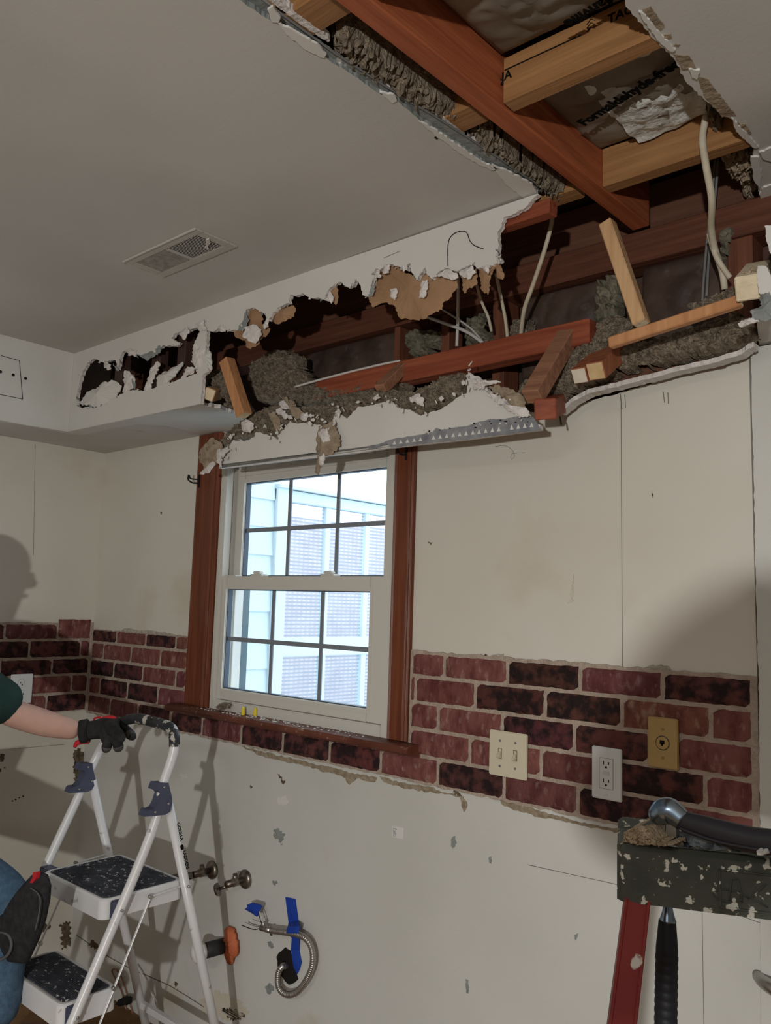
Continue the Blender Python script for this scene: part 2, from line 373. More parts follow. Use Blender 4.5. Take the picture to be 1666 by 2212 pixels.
# ceiling, right sheet
er = jag([(1345,-8),(1352,14),(1372,36),(1395,64),(1425,98),(1455,125),(1478,168),(1500,196),(1530,222),(1560,250),(1592,262),(1610,290),(1632,316),(1626,345),(1640,372),(1636,395),(1645,430),(1652,452),(1680,470)], 3, 6)
bm = NB(); slab(bm, [[Vector((2.70,-1.3,H)), Vector((2.70,RY,H)), Vector((RX,RY,H)), Vector((RX,-.2,H)), Vector((2.9,-.2,H))]+[AZ(u, v, H) for u, v in er][::-1]], (0,0,CT), 0, 1, 2)
cr = link('ceiling', bm, [ceilm, gyp, dpaper], kind='structure')
bm = NB()
for seg in ([(1388,20),(1406,14),(1436,58),(1425,72),(1410,50)], [(1432,76),(1450,72),(1452,82),(1436,90)], [(1460,95),(1470,96),(1466,102),(1455,100)], [(1455,118),(1490,122),(1505,150),(1475,152)], [(1505,165),(1530,172),(1590,250),(1560,254),(1520,205)], [(1590,268),(1610,268),(1624,290),(1600,296)]):
    slab(bm, [[AZ(u, v, H-.0012) for u, v in jag(seg, 1.6, 5, True)]], (0,0,.003), 0, 0, 0)
link('torn_brown_paper', bm, dpaper, cr)
bm = NB()
for seg in ([(1380,26),(1392,32),(1430,78),(1460,108),(1450,112),(1420,88)], [(1488,150),(1512,152),(1506,172),(1495,168)], [(1580,255),(1600,275),(1640,318),(1630,320),(1590,284)], [(1622,340),(1640,340),(1646,380),(1640,408),(1628,388)], [(1650,405),(1668,400),(1668,455),(1650,440),(1640,420)], [(1640,330),(1666,320),(1670,350),(1650,345)]):
    slab(bm, [[AZ(u, v, H-.004) for u, v in jag(seg, 2, 5, True)]], (0,0,.004), 0, 0, 0)
link('torn_gypsum_edge', bm, frosty, cr)

# soffit box: front face of the back run, traced break
Y0, XL, ZS = -.324, .293, 2.129
PY = lambda l, y=Y0: [AY(u, v, y) for u, v in l]
ragtop = [(1162,418),(1136,448),(1110,462),(1088,470),(1082,492),(1076,500),(1077,530),(1076,548),(1083,563),(1072,569),(1055,576),(1030,580),(1022,569),(1005,578),(988,586),(963,580),(946,590),(934,603),(921,590),(919,576),(910,590),(900,605),(887,584),(883,563),(879,584),(862,576),(845,571),(833,571),(820,584),(812,580),(808,601),(805,626),(797,641),(787,639),(780,622),(770,601),(761,618),(749,620),(736,609),(724,613),(709,626),(700,647),(690,643),(669,643),(656,634),(640,639),(627,637),(623,655),(602,664),(585,681),(581,693),(568,676),(547,664),(532,668),(528,693),(513,714),(501,714),(490,714),(478,706),(459,716),(446,712),(447,727),(444,768),(450,798),(437,811)]
outer = [(159.5,758)]+ragtop+[(436,840),(434,872),(147,932)]
hole = [(434,707),(403,714),(376,721),(370,731),(388,740),(383,746),(363,747),(350,747),(336,761),(319,768),(304,768),(292,766),(276,754),(264,761),(257,784),(254,798),(250,778),(239,776),(225,784),(203,774),(188,784),(178,805),(171,825),(166,852),(165,875),(178,882),(188,879),(202,882),(215,879),(235,865),(259,852),(286,842),(309,845),(323,842),(350,831),(376,825),(390,818),(413,811),(426,806),(417,784),(415,761),(420,741)]
bm = NB()
# closed left/bottom/top runs stay straight, only the break is ragged
oj = [(159.5,758)]+jag(ragtop, 1.6, 4)+jag([(437,811),(436,840),(434,872)], 1, 8)[1:]+[(147,932)]
slab(bm, [PY(oj), PY(jag(hole, 1.6, 4, True))], (0,.013,0), 0, 1, 2)
sf = link('wall_soffit_back', bm, [paint, gyp, dpaper], kind='structure')
bm = NB(); box(bm, (XL-.013, Y0-.0005, ZS), (XL, RY, H+.004)); sl = link('wall_soffit_left', bm, paint, kind='structure')
bm = NB()   # underside sheet
box(bm, (.0005,0,ZS), (XL-.0132, RY, ZS+.013)); box(bm, (XL-.0132,0,ZS), (XL, Y0+.0005, ZS+.013))
us = [Vector((XL,0,ZS)), Vector((XL,Y0,ZS))]+[AZ(u, v, ZS) for u, v in [(434,873)]+jag([(436,874),(470,882),(505,893),(530,905),(560,912),(590,912)], 3, 6)]+[Vector((1.05,0,ZS))]
slab(bm, [us], (0,0,.013), 0, 1, 2)
link('ceiling_soffit_underside', bm, [under, gyp, dpaper], kind='structure')
bm = NB()   # whiter repair strip along the outer underside edge
slab(bm, [[AZ(u, v, ZS-.001) for u, v in [(147,932.5),(434,873.5),(505,894),(560,912),(520,930),(437,940),(430,936),(360,920),(300,916),(240,926),(180,940),(150,937),(0,911),(0,909.5)]]], (0,0,.0008), 0, 0, 0)
link('ceiling_soffit_repair', bm, paint, kind='structure')
# right remnant of the soffit
bm = NB(); slab(bm, [[AY(u, v, Y0) for u, v in jag([(1668,486),(1652,488),(1655,505),(1660,530),(1668,560)], 2, 5)]+[Vector((3.0,Y0,2.29)), Vector((RX,Y0,2.29)), Vector((RX,Y0,H)), Vector((2.95,Y0,H))]], (0,.013,0), 0, 1, 2)
slab(bm, [[AY(u, v, Y0) for u, v in jag([(1668,598),(1655,575),(1637,574),(1636,600),(1640,632),(1650,640),(1668,650)], 1.5, 5)]+[Vector((3.0,Y0,2.13)), Vector((3.0,Y0,2.20))]], (0,.013,0), 0, 1, 2)
sr = link('wall_soffit_right', bm, [paint, gyp, dpaper], kind='structure')
bm = NB()
slab(bm, [[AZ(u, v, 2.10) for u, v in jag([(1700,650),(1668,665),(1645,690),(1636,700)], 2, 5)]+[Vector((2.715,-.001,2.10)), Vector((RX,-.001,2.10)), Vector((RX,Y0,2.10)), Vector((2.95,Y0,2.10))]], (0,0,.013), 0, 1, 2)
link('ceiling_soffit_right', bm, [under, gyp, greyp], kind='structure')

# flaps of torn paper / gypsum on the soffit break
def flap(name, lst, y, mats, parent, th=.0012, wob=.012, curl=0):
    for l in lst:
        bm = NB(); P = [AY(u, v, y) for u, v in jag(l, 2.4, 4, True)]
        cz = max(p.z for p in P)
        P = [p+Vector((0, -curl*(cz-p.z)+wob*noise.noise(p*14), 0)) for p in P]
        # fan with a raised centre so the flap has relief
        c = sum(P, Vector())/len(P)+Vector((0,-wob*.8,0)); vs = [bm.verts.new(p) for p in P]; cv = bm.verts.new(c)
        for i in range(len(vs)): bm.faces.new((vs[i], vs[(i+1)%len(vs)], cv))
        r = bmesh.ops.extrude_face_region(bm, geom=bm.faces[:]); 
        for g in r['geom']:
            if isinstance(g, bmesh.types.BMVert): g.co.y += th
        link(name, bm, mats, parent)
tan = [[(812,582),(845,572),(862,578),(880,592),(905,600),(921,590),(934,606),(960,598),(988,588),(986,620),(975,640),(955,655),(953,668),(935,675),(915,688),(885,690),(862,686),(852,660),(835,655),(815,660),(808,665),(798,642),(808,630)],
 [(995,588),(1030,580),(1030,610),(1000,632),(996,615)], [(1034,580),(1060,574),(1078,570),(1060,600),(1052,636),(1038,625)], [(1072,572),(1084,566),(1091,600),(1088,605),(1074,597)],
 [(530,670),(548,662),(565,672),(568,690),(545,720),(535,715),(527,693)], [(503,712),(530,705),(560,700),(580,708),(575,720),(562,730),(555,745),(543,755),(533,748),(528,735),(512,730)],
 [(587,688),(605,668),(635,660),(640,672),(637,685),(620,692),(600,700),(592,698)], [(700,642),(718,622),(730,612),(728,635),(724,658),(716,650)]]
flap('torn_brown_paper', tan, -.309, paper, sf)
wh = [[(528,708),(545,700),(560,710),(560,725),(550,742),(540,738),(525,728)], [(565,700),(575,686),(580,693),(578,705),(568,710)], [(843,625),(855,622),(857,632),(852,648),(843,640)], [(910,605),(922,602),(924,620),(918,640),(905,643),(908,625)],
 [(945,595),(965,582),(985,588),(988,598),(975,605),(960,600)], [(990,588),(1020,573),(1028,588),(1010,603),(998,598)], [(1040,575),(1060,576),(1055,592)], [(808,586),(820,583),(825,600),(812,602)], [(833,571),(845,573),(842,590),(830,592)], [(700,648),(712,628),(718,640),(714,655)],
 [(262,845),(270,800),(280,802),(290,820),(288,838),(270,848)], [(310,842),(325,800),(340,780),(345,785),(335,815),(318,845)], [(390,818),(405,792),(420,795),(418,806),(395,815)], [(268,753),(295,757),(295,769),(275,768)], [(222,778),(242,788),(240,800),(225,795)], [(416,745),(434,742),(440,760),(432,795),(418,780)], [(1074,562),(1084,550),(1080,572)], [(470,706),(480,700),(486,716),(474,716)], [(383,722),(405,706),(412,716),(400,735)], [(425,700),(440,690),(446,712),(432,716)]]
flap('torn_gypsum_flap', wh, -.327, gyp, sf, .002, .008)
flap('bent_painted_flap', [[(168,868),(180,856),(200,840),(225,825),(245,822),(258,832),(252,845),(240,865),(225,876),(205,881),(195,874),(180,877)], [(330,842),(345,810),(370,790),(390,780),(393,790),(375,815),(350,838)], [(437,740),(452,760),(456,800),(446,800),(442,765)]], -.318, paint, sf, .003, .02)
flap('grey_torn_paper', [[(300,768),(330,758),(336,766),(318,780)], [(334,764),(345,745),(352,752),(340,768)], [(797,641),(806,600),(812,628),(806,640)], [(513,714),(527,690),(532,668),(538,690),(524,716)], [(245,785),(256,796),(254,802)], [(280,800),(290,815),(292,842),(284,838)]], -.325, greyp, sf, .001, .004)
loop_ = ragtop[6:-3]; hole_ = hole
for i in range(120):
    src = loop_ if i % 2 else hole_
    s = random.random()*(len(src)-1); j = int(s); t = s-j; u = src[j][0]*(1-t)+src[j+1][0]*t+random.uniform(-3,3); v = src[j][1]*(1-t)+src[j+1][1]*t+random.uniform(-3,5)
    c = AY(u, v, Y0-random.uniform(-.004,.006)); bm = NB(); q0 = random.uniform(0,6); n_ = random.randint(3,5); sz = random.uniform(.002,.006)
    Rm = Matrix.Rotation(random.uniform(-.9,.9), 3, 'X') @ Matrix.Rotation(random.uniform(-.9,.9), 3, 'Z')
    P = [c+Rm @ Vector((sz*math.cos(q0+q)*random.uniform(.4,1.7), 0, sz*math.sin(q0+q)*random.uniform(.4,1.9))) for q in [2*math.pi*m_/n_ for m_ in range(n_)]]
    slab(bm, [P], Rm @ Vector((0,.002,0)), 0, 0, 0); link(['torn_gypsum_shard','torn_paint_shard'][i % 2], bm, [gyp, paint, greyp][i % 3], sf)  # grey mixed into the shard colours for pieces lying in shadow
# crack outline where a flap bulges
bm = NB(); tube(bm, PY([(968,575),(968,530),(975,510),(992,500),(1008,502),(1015,520),(1025,530),(1045,538)], -.325), .0011, 5, 3); link('paint_crack', bm, dark, sf)
bm = NB(); tube(bm, PY([(830,557),(865,542)], -.325), .0006, 4, 1); link('paint_crack', bm, lineM, sf)
# pencilled patch and holes on the left soffit face
bm = NB()
for a, b in [((2,768),(42,779)), ((42,779),(44,804)), ((44,804),(49,862)), ((49,862),(0,852))]: tube(bm, [AX(*a, XL+.0012), AX(*b, XL+.0012)], .0011, 4, 1)
link('cut_line', bm, dark, sl)
for u, v in [(28.5,810),(55,817.5),(1,803)]:
    p = AX(u, v, XL); bm = NB(); cyl(bm, p, p+Vector((.0015,0,0)), .0055, seg=12); link('screw_hole', bm, dark, sl)

# ================================================================== WINDOW AND TRIM
def moulding(name, x0, x1, z0, z1, flip, label):
    prof = [(0,0),(0,.014),(.08,.017),(.16,.013),(.22,.018),(.50,.0165),(.78,.019),(.84,.014),(.92,.018),(1,.012),(1,0)]
    bm = NB(); lo, hi = [], []
    for t, d in prof:
        x = x0+(x1-x0)*(t if not flip else 1-t); lo.append(bm.verts.new((x,-d,z0))); hi.append(bm.verts.new((x,-d,z1)))
    for i in range(len(prof)):
        j = (i+1) % len(prof); bm.faces.new((lo[i], lo[j], hi[j], hi[i]))
    bm.faces.new(lo); bm.faces.new(hi); return link(name, bm, casing, kind='structure')
moulding('trim_1', .699, .833, 1.132, 2.125, False, '')
moulding('trim_2', 1.680, 1.756, 1.134, 2.125, True, '')
bm = NB()   # stool with rounded nose
for k in range(9):
    pass
prof = [(.0,1.132),(-.050,1.132),(-.060,1.129),(-.066,1.121),(-.064,1.113),(-.056,1.109),(-.030,1.106),(-.022,1.098),(0,1.096)]
a = [bm.verts.new((.652,y,z)) for y, z in prof]; b = [bm.verts.new((1.800,y,z)) for y, z in prof]
for i in range(len(prof)): j = (i+1) % len(prof); bm.faces.new((a[i], a[j], b[j], b[i]))
bm.faces.new(a); bm.faces.new(b)
box(bm, (WX0,0,1.10), (WX1,.10,1.125))
sill = link('trim_3', bm, sillm, kind='structure')
win = empty('window_1', (1.257,0,1.125), kind='structure')
def frame(bm, x0, x1, z0, z1, wl_, wr, wb_, wt, y0, y1, bev=.003):
    box(bm, (x0,y0,z0), (x0+wl_,y1,z1), bev); box(bm, (x1-wr,y0,z0), (x1,y1,z1), bev)
    box(bm, (x0+wl_-.001,y0,z0), (x1-wr+.001,y1,z0+wb_), bev); box(bm, (x0+wl_-.001,y0,z1-wt), (x1-wr+.001,y1,z1), bev)
bm = NB(); frame(bm, WX0, WX1, 1.125, WZ1, .022, .034, .040, .05, -.004, .10)
box(bm, (WX0+.02,.0,1.16), (WX0+.03,.03,2.02), .001); box(bm, (WX0+.02,.062,1.16), (WX0+.034,.10,2.02), .001)
box(bm, (WX0+.02,.04,2.0), (WX1-.03,.09,2.03), .001)
link('window_frame', bm, vinyl, win)
def sash(name, x0, x1, z0, z1, gx0, gx1, gz0, gz1, y0, y1, mx, mz):
    bm = NB(); frame(bm, x0, x1, z0, z1, gx0-x0, x1-gx1, gz0-z0, z1-gz1, y0, y1, .003)
    frame(bm, gx0-.014, gx1+.014, gz0-.014, gz1+.014, .012, .012, .012, .012, y0-.003, y0+.004, .001)
    s = link(name, bm, vinyl, win)
    bm = NB(); frame(bm, gx0-.001, gx1+.001, gz0-.001, gz1+.001, .004, .004, .004, .004, y0+.006, y1-.006, 0); link('glazing_gasket', bm, gask, s)
    yg = (y0+y1)/2
    bm = NB()
    for x in mx: box(bm, (x-.0075,yg-.003,gz0), (x+.0075,yg+.003,gz1), .001)
    box(bm, (gx0,yg-.0032,mz-.0075), (gx1,yg+.0032,mz+.0075), .001); link('muntin_grid', bm, muntm, s)
    bm = NB(); box(bm, (gx0-.003,yg+.008,gz0-.003), (gx1+.003,yg+.010,gz1+.003)); link('glass_pane', bm, glassM, s)
    return s
glassM = D.materials.new('window_glass'); glassM.use_nodes = True
n = glassM.node_tree.nodes; n.remove(n['Principled BSDF']); tr = n.new('ShaderNodeBsdfTransparent'); gl = n.new('ShaderNodeBsdfGlossy'); gl.inputs['Roughness'].default_value = .02
mx_ = n.new('ShaderNodeMixShader'); mx_.inputs[0].default_value = .05; tr.inputs[0].default_value = (.97,.99,1,1)
glassM.node_tree.links.new(tr.outputs[0], mx_.inputs[1]); glassM.node_tree.links.new(gl.outputs[0], mx_.inputs[2]); glassM.node_tree.links.new(mx_.outputs[0], n['Material Output'].inputs[0])
bm = NB()
for z_ in (1.962,1.982,2.000): box(bm, (.875,.040,z_), (1.636,.047,z_+.004), .001)
link('head_ridge', bm, vinyl, win)
up = sash('upper_sash', .868, 1.640, 1.562, 2.024, .913, 1.597, 1.600, 1.937, .046, .078, (1.142,1.377), 1.765)
lo = sash('lower_sash', .853, 1.648, 1.166, 1.598, .886, 1.579, 1.205, 1.552, .008, .040, (1.124,1.361), 1.377)
for x in (1.035, 1.385):
    bm = NB(); box(bm, (x-.032,.010,1.598), (x+.032,.045,1.606), .003); box(bm, (x-.02,.012,1.605), (x+.02,.035,1.616), .004); link('sash_lock', bm, vinyl, lo)
bm = NB(); box(bm, (.87,.008,1.598), (.93,.040,1.603), .002); link('tilt_latch', bm, vinyl, lo)
fix(win)
bm = NB(); xa, xb = AY(484,1400,.13).x, AY(526,1400,.13).x; box(bm, (xa,.105,WZ0+.04), (xb,.15,1.60), .002); box(bm, (xa-.02,.105,WZ0+.04), (xa-.004,.15,2.0), .002); link('screen_track', bm, M('track_grey', (.09,.13,.15), rough=.5), win)
fix(win)
# curtain rod hooks on the casings
for (u, v), lab, flipx in (((424,1036), 'small dark metal curtain hook on the left window casing', -1), ((872,972), 'small dark metal curtain hook on the right window casing', 1)):
    c = AY(u, v, -.03); bm = NB()
    box(bm, (c.x-.004,-.02,c.z-.028), (c.x+.004,-.016,c.z+.02), .001)
    tube(bm, [(c.x,-.02,c.z-.012),(c.x,-.045,c.z-.014),(c.x+.004*flipx,-.062,c.z-.004),(c.x+.004*flipx,-.062,c.z+.014)], .003, 8)
    tube(bm, [(c.x,-.02,c.z+.002),(c.x+.02*flipx,-.04,c.z+.004),(c.x+.028*flipx,-.042,c.z+.016)], .0025, 8)
    link('curtain_hook', bm, gcab if 0 else dark, label=lab, cat='hook', group=None)
# things on the sill
for (u, v), lab in (((525,1545), 'yellow foam earplug on the window sill, nearer the left casing'), ((551,1547), 'yellow foam earplug on the window sill, the right one of the two')):
    c = AZ(u, v, 1.132); bm = NB(); r = .006
    tube(bm, [(c.x,c.y,1.1325),(c.x,c.y,1.138),(c.x,c.y,1.150),(c.x,c.y,1.157),(c.x,c.y,1.160)], [.006,.0062,.0055,.0045,.001], 12, 3)
    link('earplug', bm, yellowm, label=lab, cat='earplug', smooth=True)
bm = NB(); fluff(bm, [(463,1527),(475,1518),(490,1516),(500,1524),(492,1533),(474,1535)], 1, -.03, .008, .003, -1, .005, .004)
link('dust_clump', bm, fluffm, label='clump of grey insulation dust on the left end of the window sill', cat='debris', kind='stuff')
bm = NB()
for k in range(150):
    x = random.gauss(1.22,.2); y = random.uniform(-.055,-.008)
    if not .70 < x < 1.72: continue
    s = random.uniform(.001,.0035); r = bmesh.ops.create_cube(bm, size=1); R = Matrix.Rotation(random.uniform(0,6), 3, 'Z')
    for v in r['verts']: v.co = R @ Vector((v.co.x*s*2, v.co.y*s*1.3, v.co.z*s*.7))+Vector((x,y,1.1325+s*.35))
link('plaster_crumbs', bm, frosty, label='scatter of white plaster crumbs along the window sill', cat='debris', kind='stuff')

# ================================================================== BRICK FACING
zr = [1.383,1.3175,1.2455,1.173,1.101,1.029]
bz = [(zr[i+1]+.0033, zr[i]-.0033) for i in range(5)]
def brick(bm, lay, x0, x1, z0, z1, plane, dark_, tone):
    """rounded slip brick; plane 'b' back wall, 'l' left wall"""
    n0 = len(bm.verts); g = .0035; vs = []
    nx = max(4, int((x1-x0)/.012)); nz = 6; grid = {}
    for i in range(nx+1):
        for j in range(nz+1):
            s, t = i/nx, j/nz; x = x0+(x1-x0)*s; z = z0+(z1-z0)*t
            e = min(x-x0, x1-x, z-z0, z1-z); q = Vector((x,0,z))
            wob = noise.noise(Vector((x*70, z*70, 3.1 if plane == 'b' else 9)))*.0022
            ex = (1 if i == nx else -1 if i == 0 else 0); ez = (1 if j == nz else -1 if j == 0 else 0)
            xx = x+ex*wob*1.3; zz = z+ez*wob*1.3
            dep = .006 if (ex or ez) else .0125+wob*.4
            co = (xx,-dep,zz) if plane == 'b' else (dep, -xx, zz)
            grid[i, j] = bm.verts.new(co)
    for i in range(nx):
        for j in range(nz):
            f = bm.faces.new((grid[i,j], grid[i+1,j], grid[i+1,j+1], grid[i,j+1])); f.material_index = 1 if dark_ else 0
            for l in f.loops: l[lay] = (*tone, 1)
def xs(l, o, s, y=-.006): return [AY(o+a/s, 1500, y).x for a in l]
def px_x(u, v): return AY(u, v, -.01).x
def brow(row, joints_px, vpx):  # joints measured along the mortar line
    return [px_x(u, v) for u, v in zip(joints_px, vpx)]
bm = NB(); lay = bm.loops.layers.color.new('tone')
def tn(): k = random.uniform(.82,1.15); return (k, k*random.uniform(.93,1.05), k*random.uniform(.93,1.05))
G = .0030
def fill(row, xs_, darks, plane='b', z=None, drop=0):
    z0, z1 = z or bz[row]
    for i in range(len(xs_)-1):
        if darks[i] is None: continue
        brick(bm, lay, xs_[i]+G, xs_[i+1]-G, z0, z1, plane, darks[i] == 1, tn())
X = lambda u, v: AY(u, v, -.01).x
E1 = 2.690
fill(0, [1.762, X(959,1438), X(1095.6,1450), X(1252.8,1468), X(1430.9,1488), E1], [0,0,1,0,1])
fill(1, [1.762, X(896,1480), X(1026,1500), X(1177,1515), X(1343,1540), X(1535,1560), E1], [0,0,1,1,0,0])
fill(2, [1.762, X(946,1540), X(1084,1560), X(1240,1590), X(1402,1640), X(1462,1640), E1], [0,0,1,1,0,0][:5]+[0])
fill(3, [1.762, X(1014,1620), X(1168,1650), X(1330,1690), X(1523,1720), E1], [0,0,0,1,0])
fill(4, [X(710.5,1640), X(820.7,1660), X(945,1660), X(1088,1690), X(1248,1720), X(1425,1750), E1], [1,0,1,0,1,0])
# under the sill
fill(4, [X(434,1580), X(519,1600), X(609,1615), X(710.5,1640)], [0,1,1]) if 0 else None
fill(4, [X(365,1590), X(434,1590), X(519,1605), X(609,1620), X(710.5,1640)], [1,0,1,1])
# between the corner and the casing
c0 = .012
fill(0, [c0, X(251,1370), X(314,1380), X(379,1385), .694], [1,0,1,0], z=(1.326,1.372))
fill(1, [c0, X(223,1400), X(282,1410), X(345,1425), .694], [0,0,0,0], z=(1.2555,1.3175))
fill(2, [c0, X(245,1440), X(307,1455), X(378,1470), .694], [1,1,0,0], z=(1.187,1.2475))
fill(3, [c0, X(215,1475), X(274,1490), X(339,1510), .694], [0,1,1,0], z=(1.112,1.178))
fill(4, [c0, X(236,1530), X(296,1545), X(365,1565)], [0,0,1], z=(1.036,1.103))
# left wall (coordinate is distance from the corner, negative y)
Yl = lambda u, v: -AX(u, v, .01).y
lw = [(1.335,1.402,[.012,Yl(125,1365),Yl(10.8,1370),.62,.80],[0,0,1,0]), (1.2615,1.326,[.012,Yl(175,1400),Yl(64,1405),.46,.66],[0,1,1,0]), (1.192,1.252,[.012,Yl(113,1440),Yl(1,1450),.56,.74],[1,1,0,1]), (1.118,1.184,[.012,Yl(155,1480),Yl(50,1490),.42,.62],[0,0,1,0]), (1.042,1.109,[.012,Yl(101,1520),.40,.60],[1,0,1])]
for k, (z0, z1, ys, dk) in enumerate(lw):
    for i in range(len(ys)-1):
        a, b_ = ys[i], ys[i+1]
        zt = z1+(.012 if (k == 0 and i == 0) else 0) if k else (1.413 if i == 0 else 1.392)
        brick(bm, lay, a+G, b_-G, z0, zt, 'l', dk[i] == 1, tn())
bf = link('brick_backsplash', bm, [brickm, brickd], label='band of red and black thin brick facing with mortar joints around the window', cat='brick facing', smooth=True, recalc=False)
bm = NB()
def mstrip(pts, y=-.0055): slab(bm, [[Vector(p) for p in pts]], (0,.0055,0), 0, 0, 0)
R_ = lambda x0, x1, z0, z1: [(x0,-.007,z0),(x1,-.007,z0),(x1,-.007,z1),(x0,-.007,z1)]
def ragged_line(x0, x1, z, amp, n, y=-.007): return [(x0+(x1-x0)*i/n, y, z+random.uniform(-amp, amp)) for i in range(n+1)]
slab(bm, [[Vector(p) for p in ragged_line(1.757, 2.700, 1.388, .003, 60)+ragged_line(2.700, 1.757, 1.027, .003, 60)]], (0,.0065,0), 0, 0, 0)
slab(bm, [[Vector(p) for p in [(.50,-.007,1.098),(1.757,-.007,1.098)]+ragged_line(1.757, .50, 1.027, .003, 80)]], (0,.0065,0), 0, 0, 0)
slab(bm, [[Vector(p) for p in ragged_line(.004, .698, 1.374, .003, 40)+[(.698,-.007,1.10),(.50,-.007,1.10)]+ragged_line(.50, .004, 1.032, .003, 30)]], (0,.0065,0), 0, 0, 0)
lp = [(.0065, -t*.8, 1.400+random.uniform(-.003,.003)) for t in [i/40 for i in range(41)]]+[(.0065, -t*.8, 1.038+random.uniform(-.003,.003)) for t in [1-i/40 for i in range(41)]]
slab(bm, [[Vector(p) for p in lp]], (-.006,0,0), 0, 0, 0)
link('mortar', bm, mortar, bf)
# scraped adhesive above and below the bricks
def scrape(pxs, name='adhesive_residue', m=glue, ax=1, val=-.003, th=.004):
    for l in pxs:
        bm = NB(); P = [A(u, v, ax, val) for u, v in jag(l, 2.2, 6, True)]
        off = (0,th,0) if ax == 1 else (-th,0,0)
        slab(bm, [P], off, 0, 0, 0, wob=.001); link(name, bm, m, bf)
scrape([[(884,1418),(900,1411),(930,1416),(960,1420),(1000,1415),(1040,1418),(1088,1412),(1085,1430),(1060,1434),(1000,1428),(940,1424),(884,1424)],
        [(1100,1436),(1150,1430),(1190,1434),(1240,1436),(1290,1444),(1320,1450),(1300,1458),(1200,1450),(1100,1442)],
        [(1380,1448),(1410,1436),(1440,1438),(1460,1455),(1520,1458),(1580,1468),(1638,1480),(1636,1486),(1500,1472),(1390,1460)],
        [(225,1368),(250,1362),(280,1357),(300,1362),(330,1362),(360,1368),(400,1374),(400,1380),(330,1374),(230,1370)]])
scrape([[(0,1357),(40,1356),(75,1352),(92,1358),(110,1352),(124,1356),(124,1360),(60,1361),(0,1362)]], ax=0, val=.003)
scrape([[(820,1676),(860,1690),(930,1700),(960,1712),(1000,1720),(1010,1740),(1002,1755),(994,1722),(960,1716),(880,1704),(830,1690)],
        [(1080,1728),(1120,1736),(1180,1756),(1250,1775),(1300,1786),(1345,1790),(1340,1800),(1270,1786),(1230,1776),(1160,1765),(1090,1742)],
        [(520,1612),(560,1622),(620,1636),(700,1655),(760,1670),(815,1680),(810,1690),(770,1682),(755,1695),(740,1678),(640,1650),(560,1632)],
        [(95,1540),(140,1534),(200,1532),(260,1548),(330,1562),(330,1568),(250,1556),(190,1540),(140,1542)]], m=tanres)

# ================================================================== WALL PLATES
def plate(name, u0, v0, u1, v1, m, label, cat):
    a, b = AY(u0, v0, -.017), AY(u1, v1, -.017); bm = NB()
    box(bm, (a.x,-.013,b.z), (b.x,-.019,a.z), .0022)
    return link(name, bm, m, label=label, cat=cat), (a.x+b.x)/2, (a.z+b.z)/2
def screw(par, x, z, m, y=-.019):
    bm = NB(); cyl(bm, (x,y,z), (x,y-.0012,z), .0032, seg=12); link('screw', bm, m, par)
p, x, z = plate('light_switch_plate', 1058.3, 1575, 1138.8, 1687, cream_pl, 'almond double toggle switch plate on the brick band', 'switch')
for dx in (-.023,.023):
    bm = NB(); frame(bm, x+dx-.0055, x+dx+.0055, z-.013, z+.013, .001, .001, .001, .001, -.020, -.0188, 0); link('toggle_slot', bm, gask if 0 else mould, p)
    bm = NB(); up_ = -1; obox(bm, (x+dx,-.019,z+.001), (x+dx,-.031,z-.008 if dx < 0 else z-.010), .008, .010, bev=.001); link('toggle', bm, cream_pl, p)
    for dz in (-.0315,.0315): screw(p, x+dx, z+dz, gcab)
def duplex(par, x, z, m, ax='b'):
    """pair of slots and a ground hole"""
    bm = NB()
    def B(dx0, dx1, dz0, dz1):
        if ax == 'b': box(bm, (x+dx0,-.0205,z+dz0), (x+dx1,-.0222,z+dz1))
        else: box(bm, (.0205, x-dx0, z+dz0), (.0222, x-dx1, z+dz1))
    B(-.0075,-.0055,-.002,.006); B(.0055,.0075,-.001,.005)
    if ax == 'b': cyl(bm, (x,-.0205,z-.0075), (x,-.0222,z-.0075), .0025, seg=10)
    else: cyl(bm, (.0205,x,z-.0075), (.0222,x,z-.0075), .0025, seg=10)
    link('slots', bm, dark, par)
p, x, z = plate('outlet_plate', 1279.5, 1610, 1344, 1734, white_pl, 'white rectangular outlet plate low on the brick band beside the tan phone plate', 'outlet')
bm = NB(); box(bm, (x-.0165,-.0185,z-.034), (x+.0165,-.0208,z+.034), .001); rc = link('receptacle', bm, white_pl, p)
bm = NB(); frame(bm, x-.0172, x+.0172, z-.0347, z+.0347, .0006, .0006, .0006, .0006, -.0195, -.0188, 0); link('receptacle_seam', bm, gcab, p)
duplex(rc, x, z+.022, dark); duplex(rc, x, z-.018, dark)
bm = NB(); box(bm, (x-.008,-.0205,z-.003), (x+.008,-.0222,z+.006), .0006); link('test_button', bm, vinyl, rc)
for dz in (-.048,.048): screw(p, x, z+dz, white_pl)
p, x, z = plate('phone_jack_plate', 1399.8, 1546.5, 1466.3, 1665, gold_pl, 'tan phone jack plate with a round centre on the brick band', 'phone jack')
bm = NB(); cyl(bm, (x,-.018,z), (x,-.0215,z), .0145, .0135, 28); j = link('jack_ring', bm, gold_pl, p, smooth=False)
bm = NB(); cyl(bm, (x,-.0187,z), (x,-.0193,z), .0162, seg=28); link('jack_groove', bm, mould, p)
bm = NB(); box(bm, (x-.0055,-.021,z-.002), (x+.0055,-.0222,z+.006)); box(bm, (x-.0025,-.021,z-.006), (x+.0025,-.0222,z)); link('jack_opening', bm, dark, j)
for dz in (-.032,.030): screw(p, x, z+dz, M('brass_%d' % (dz > 0), (.35,.22,.08), rough=.4, metal=.8))
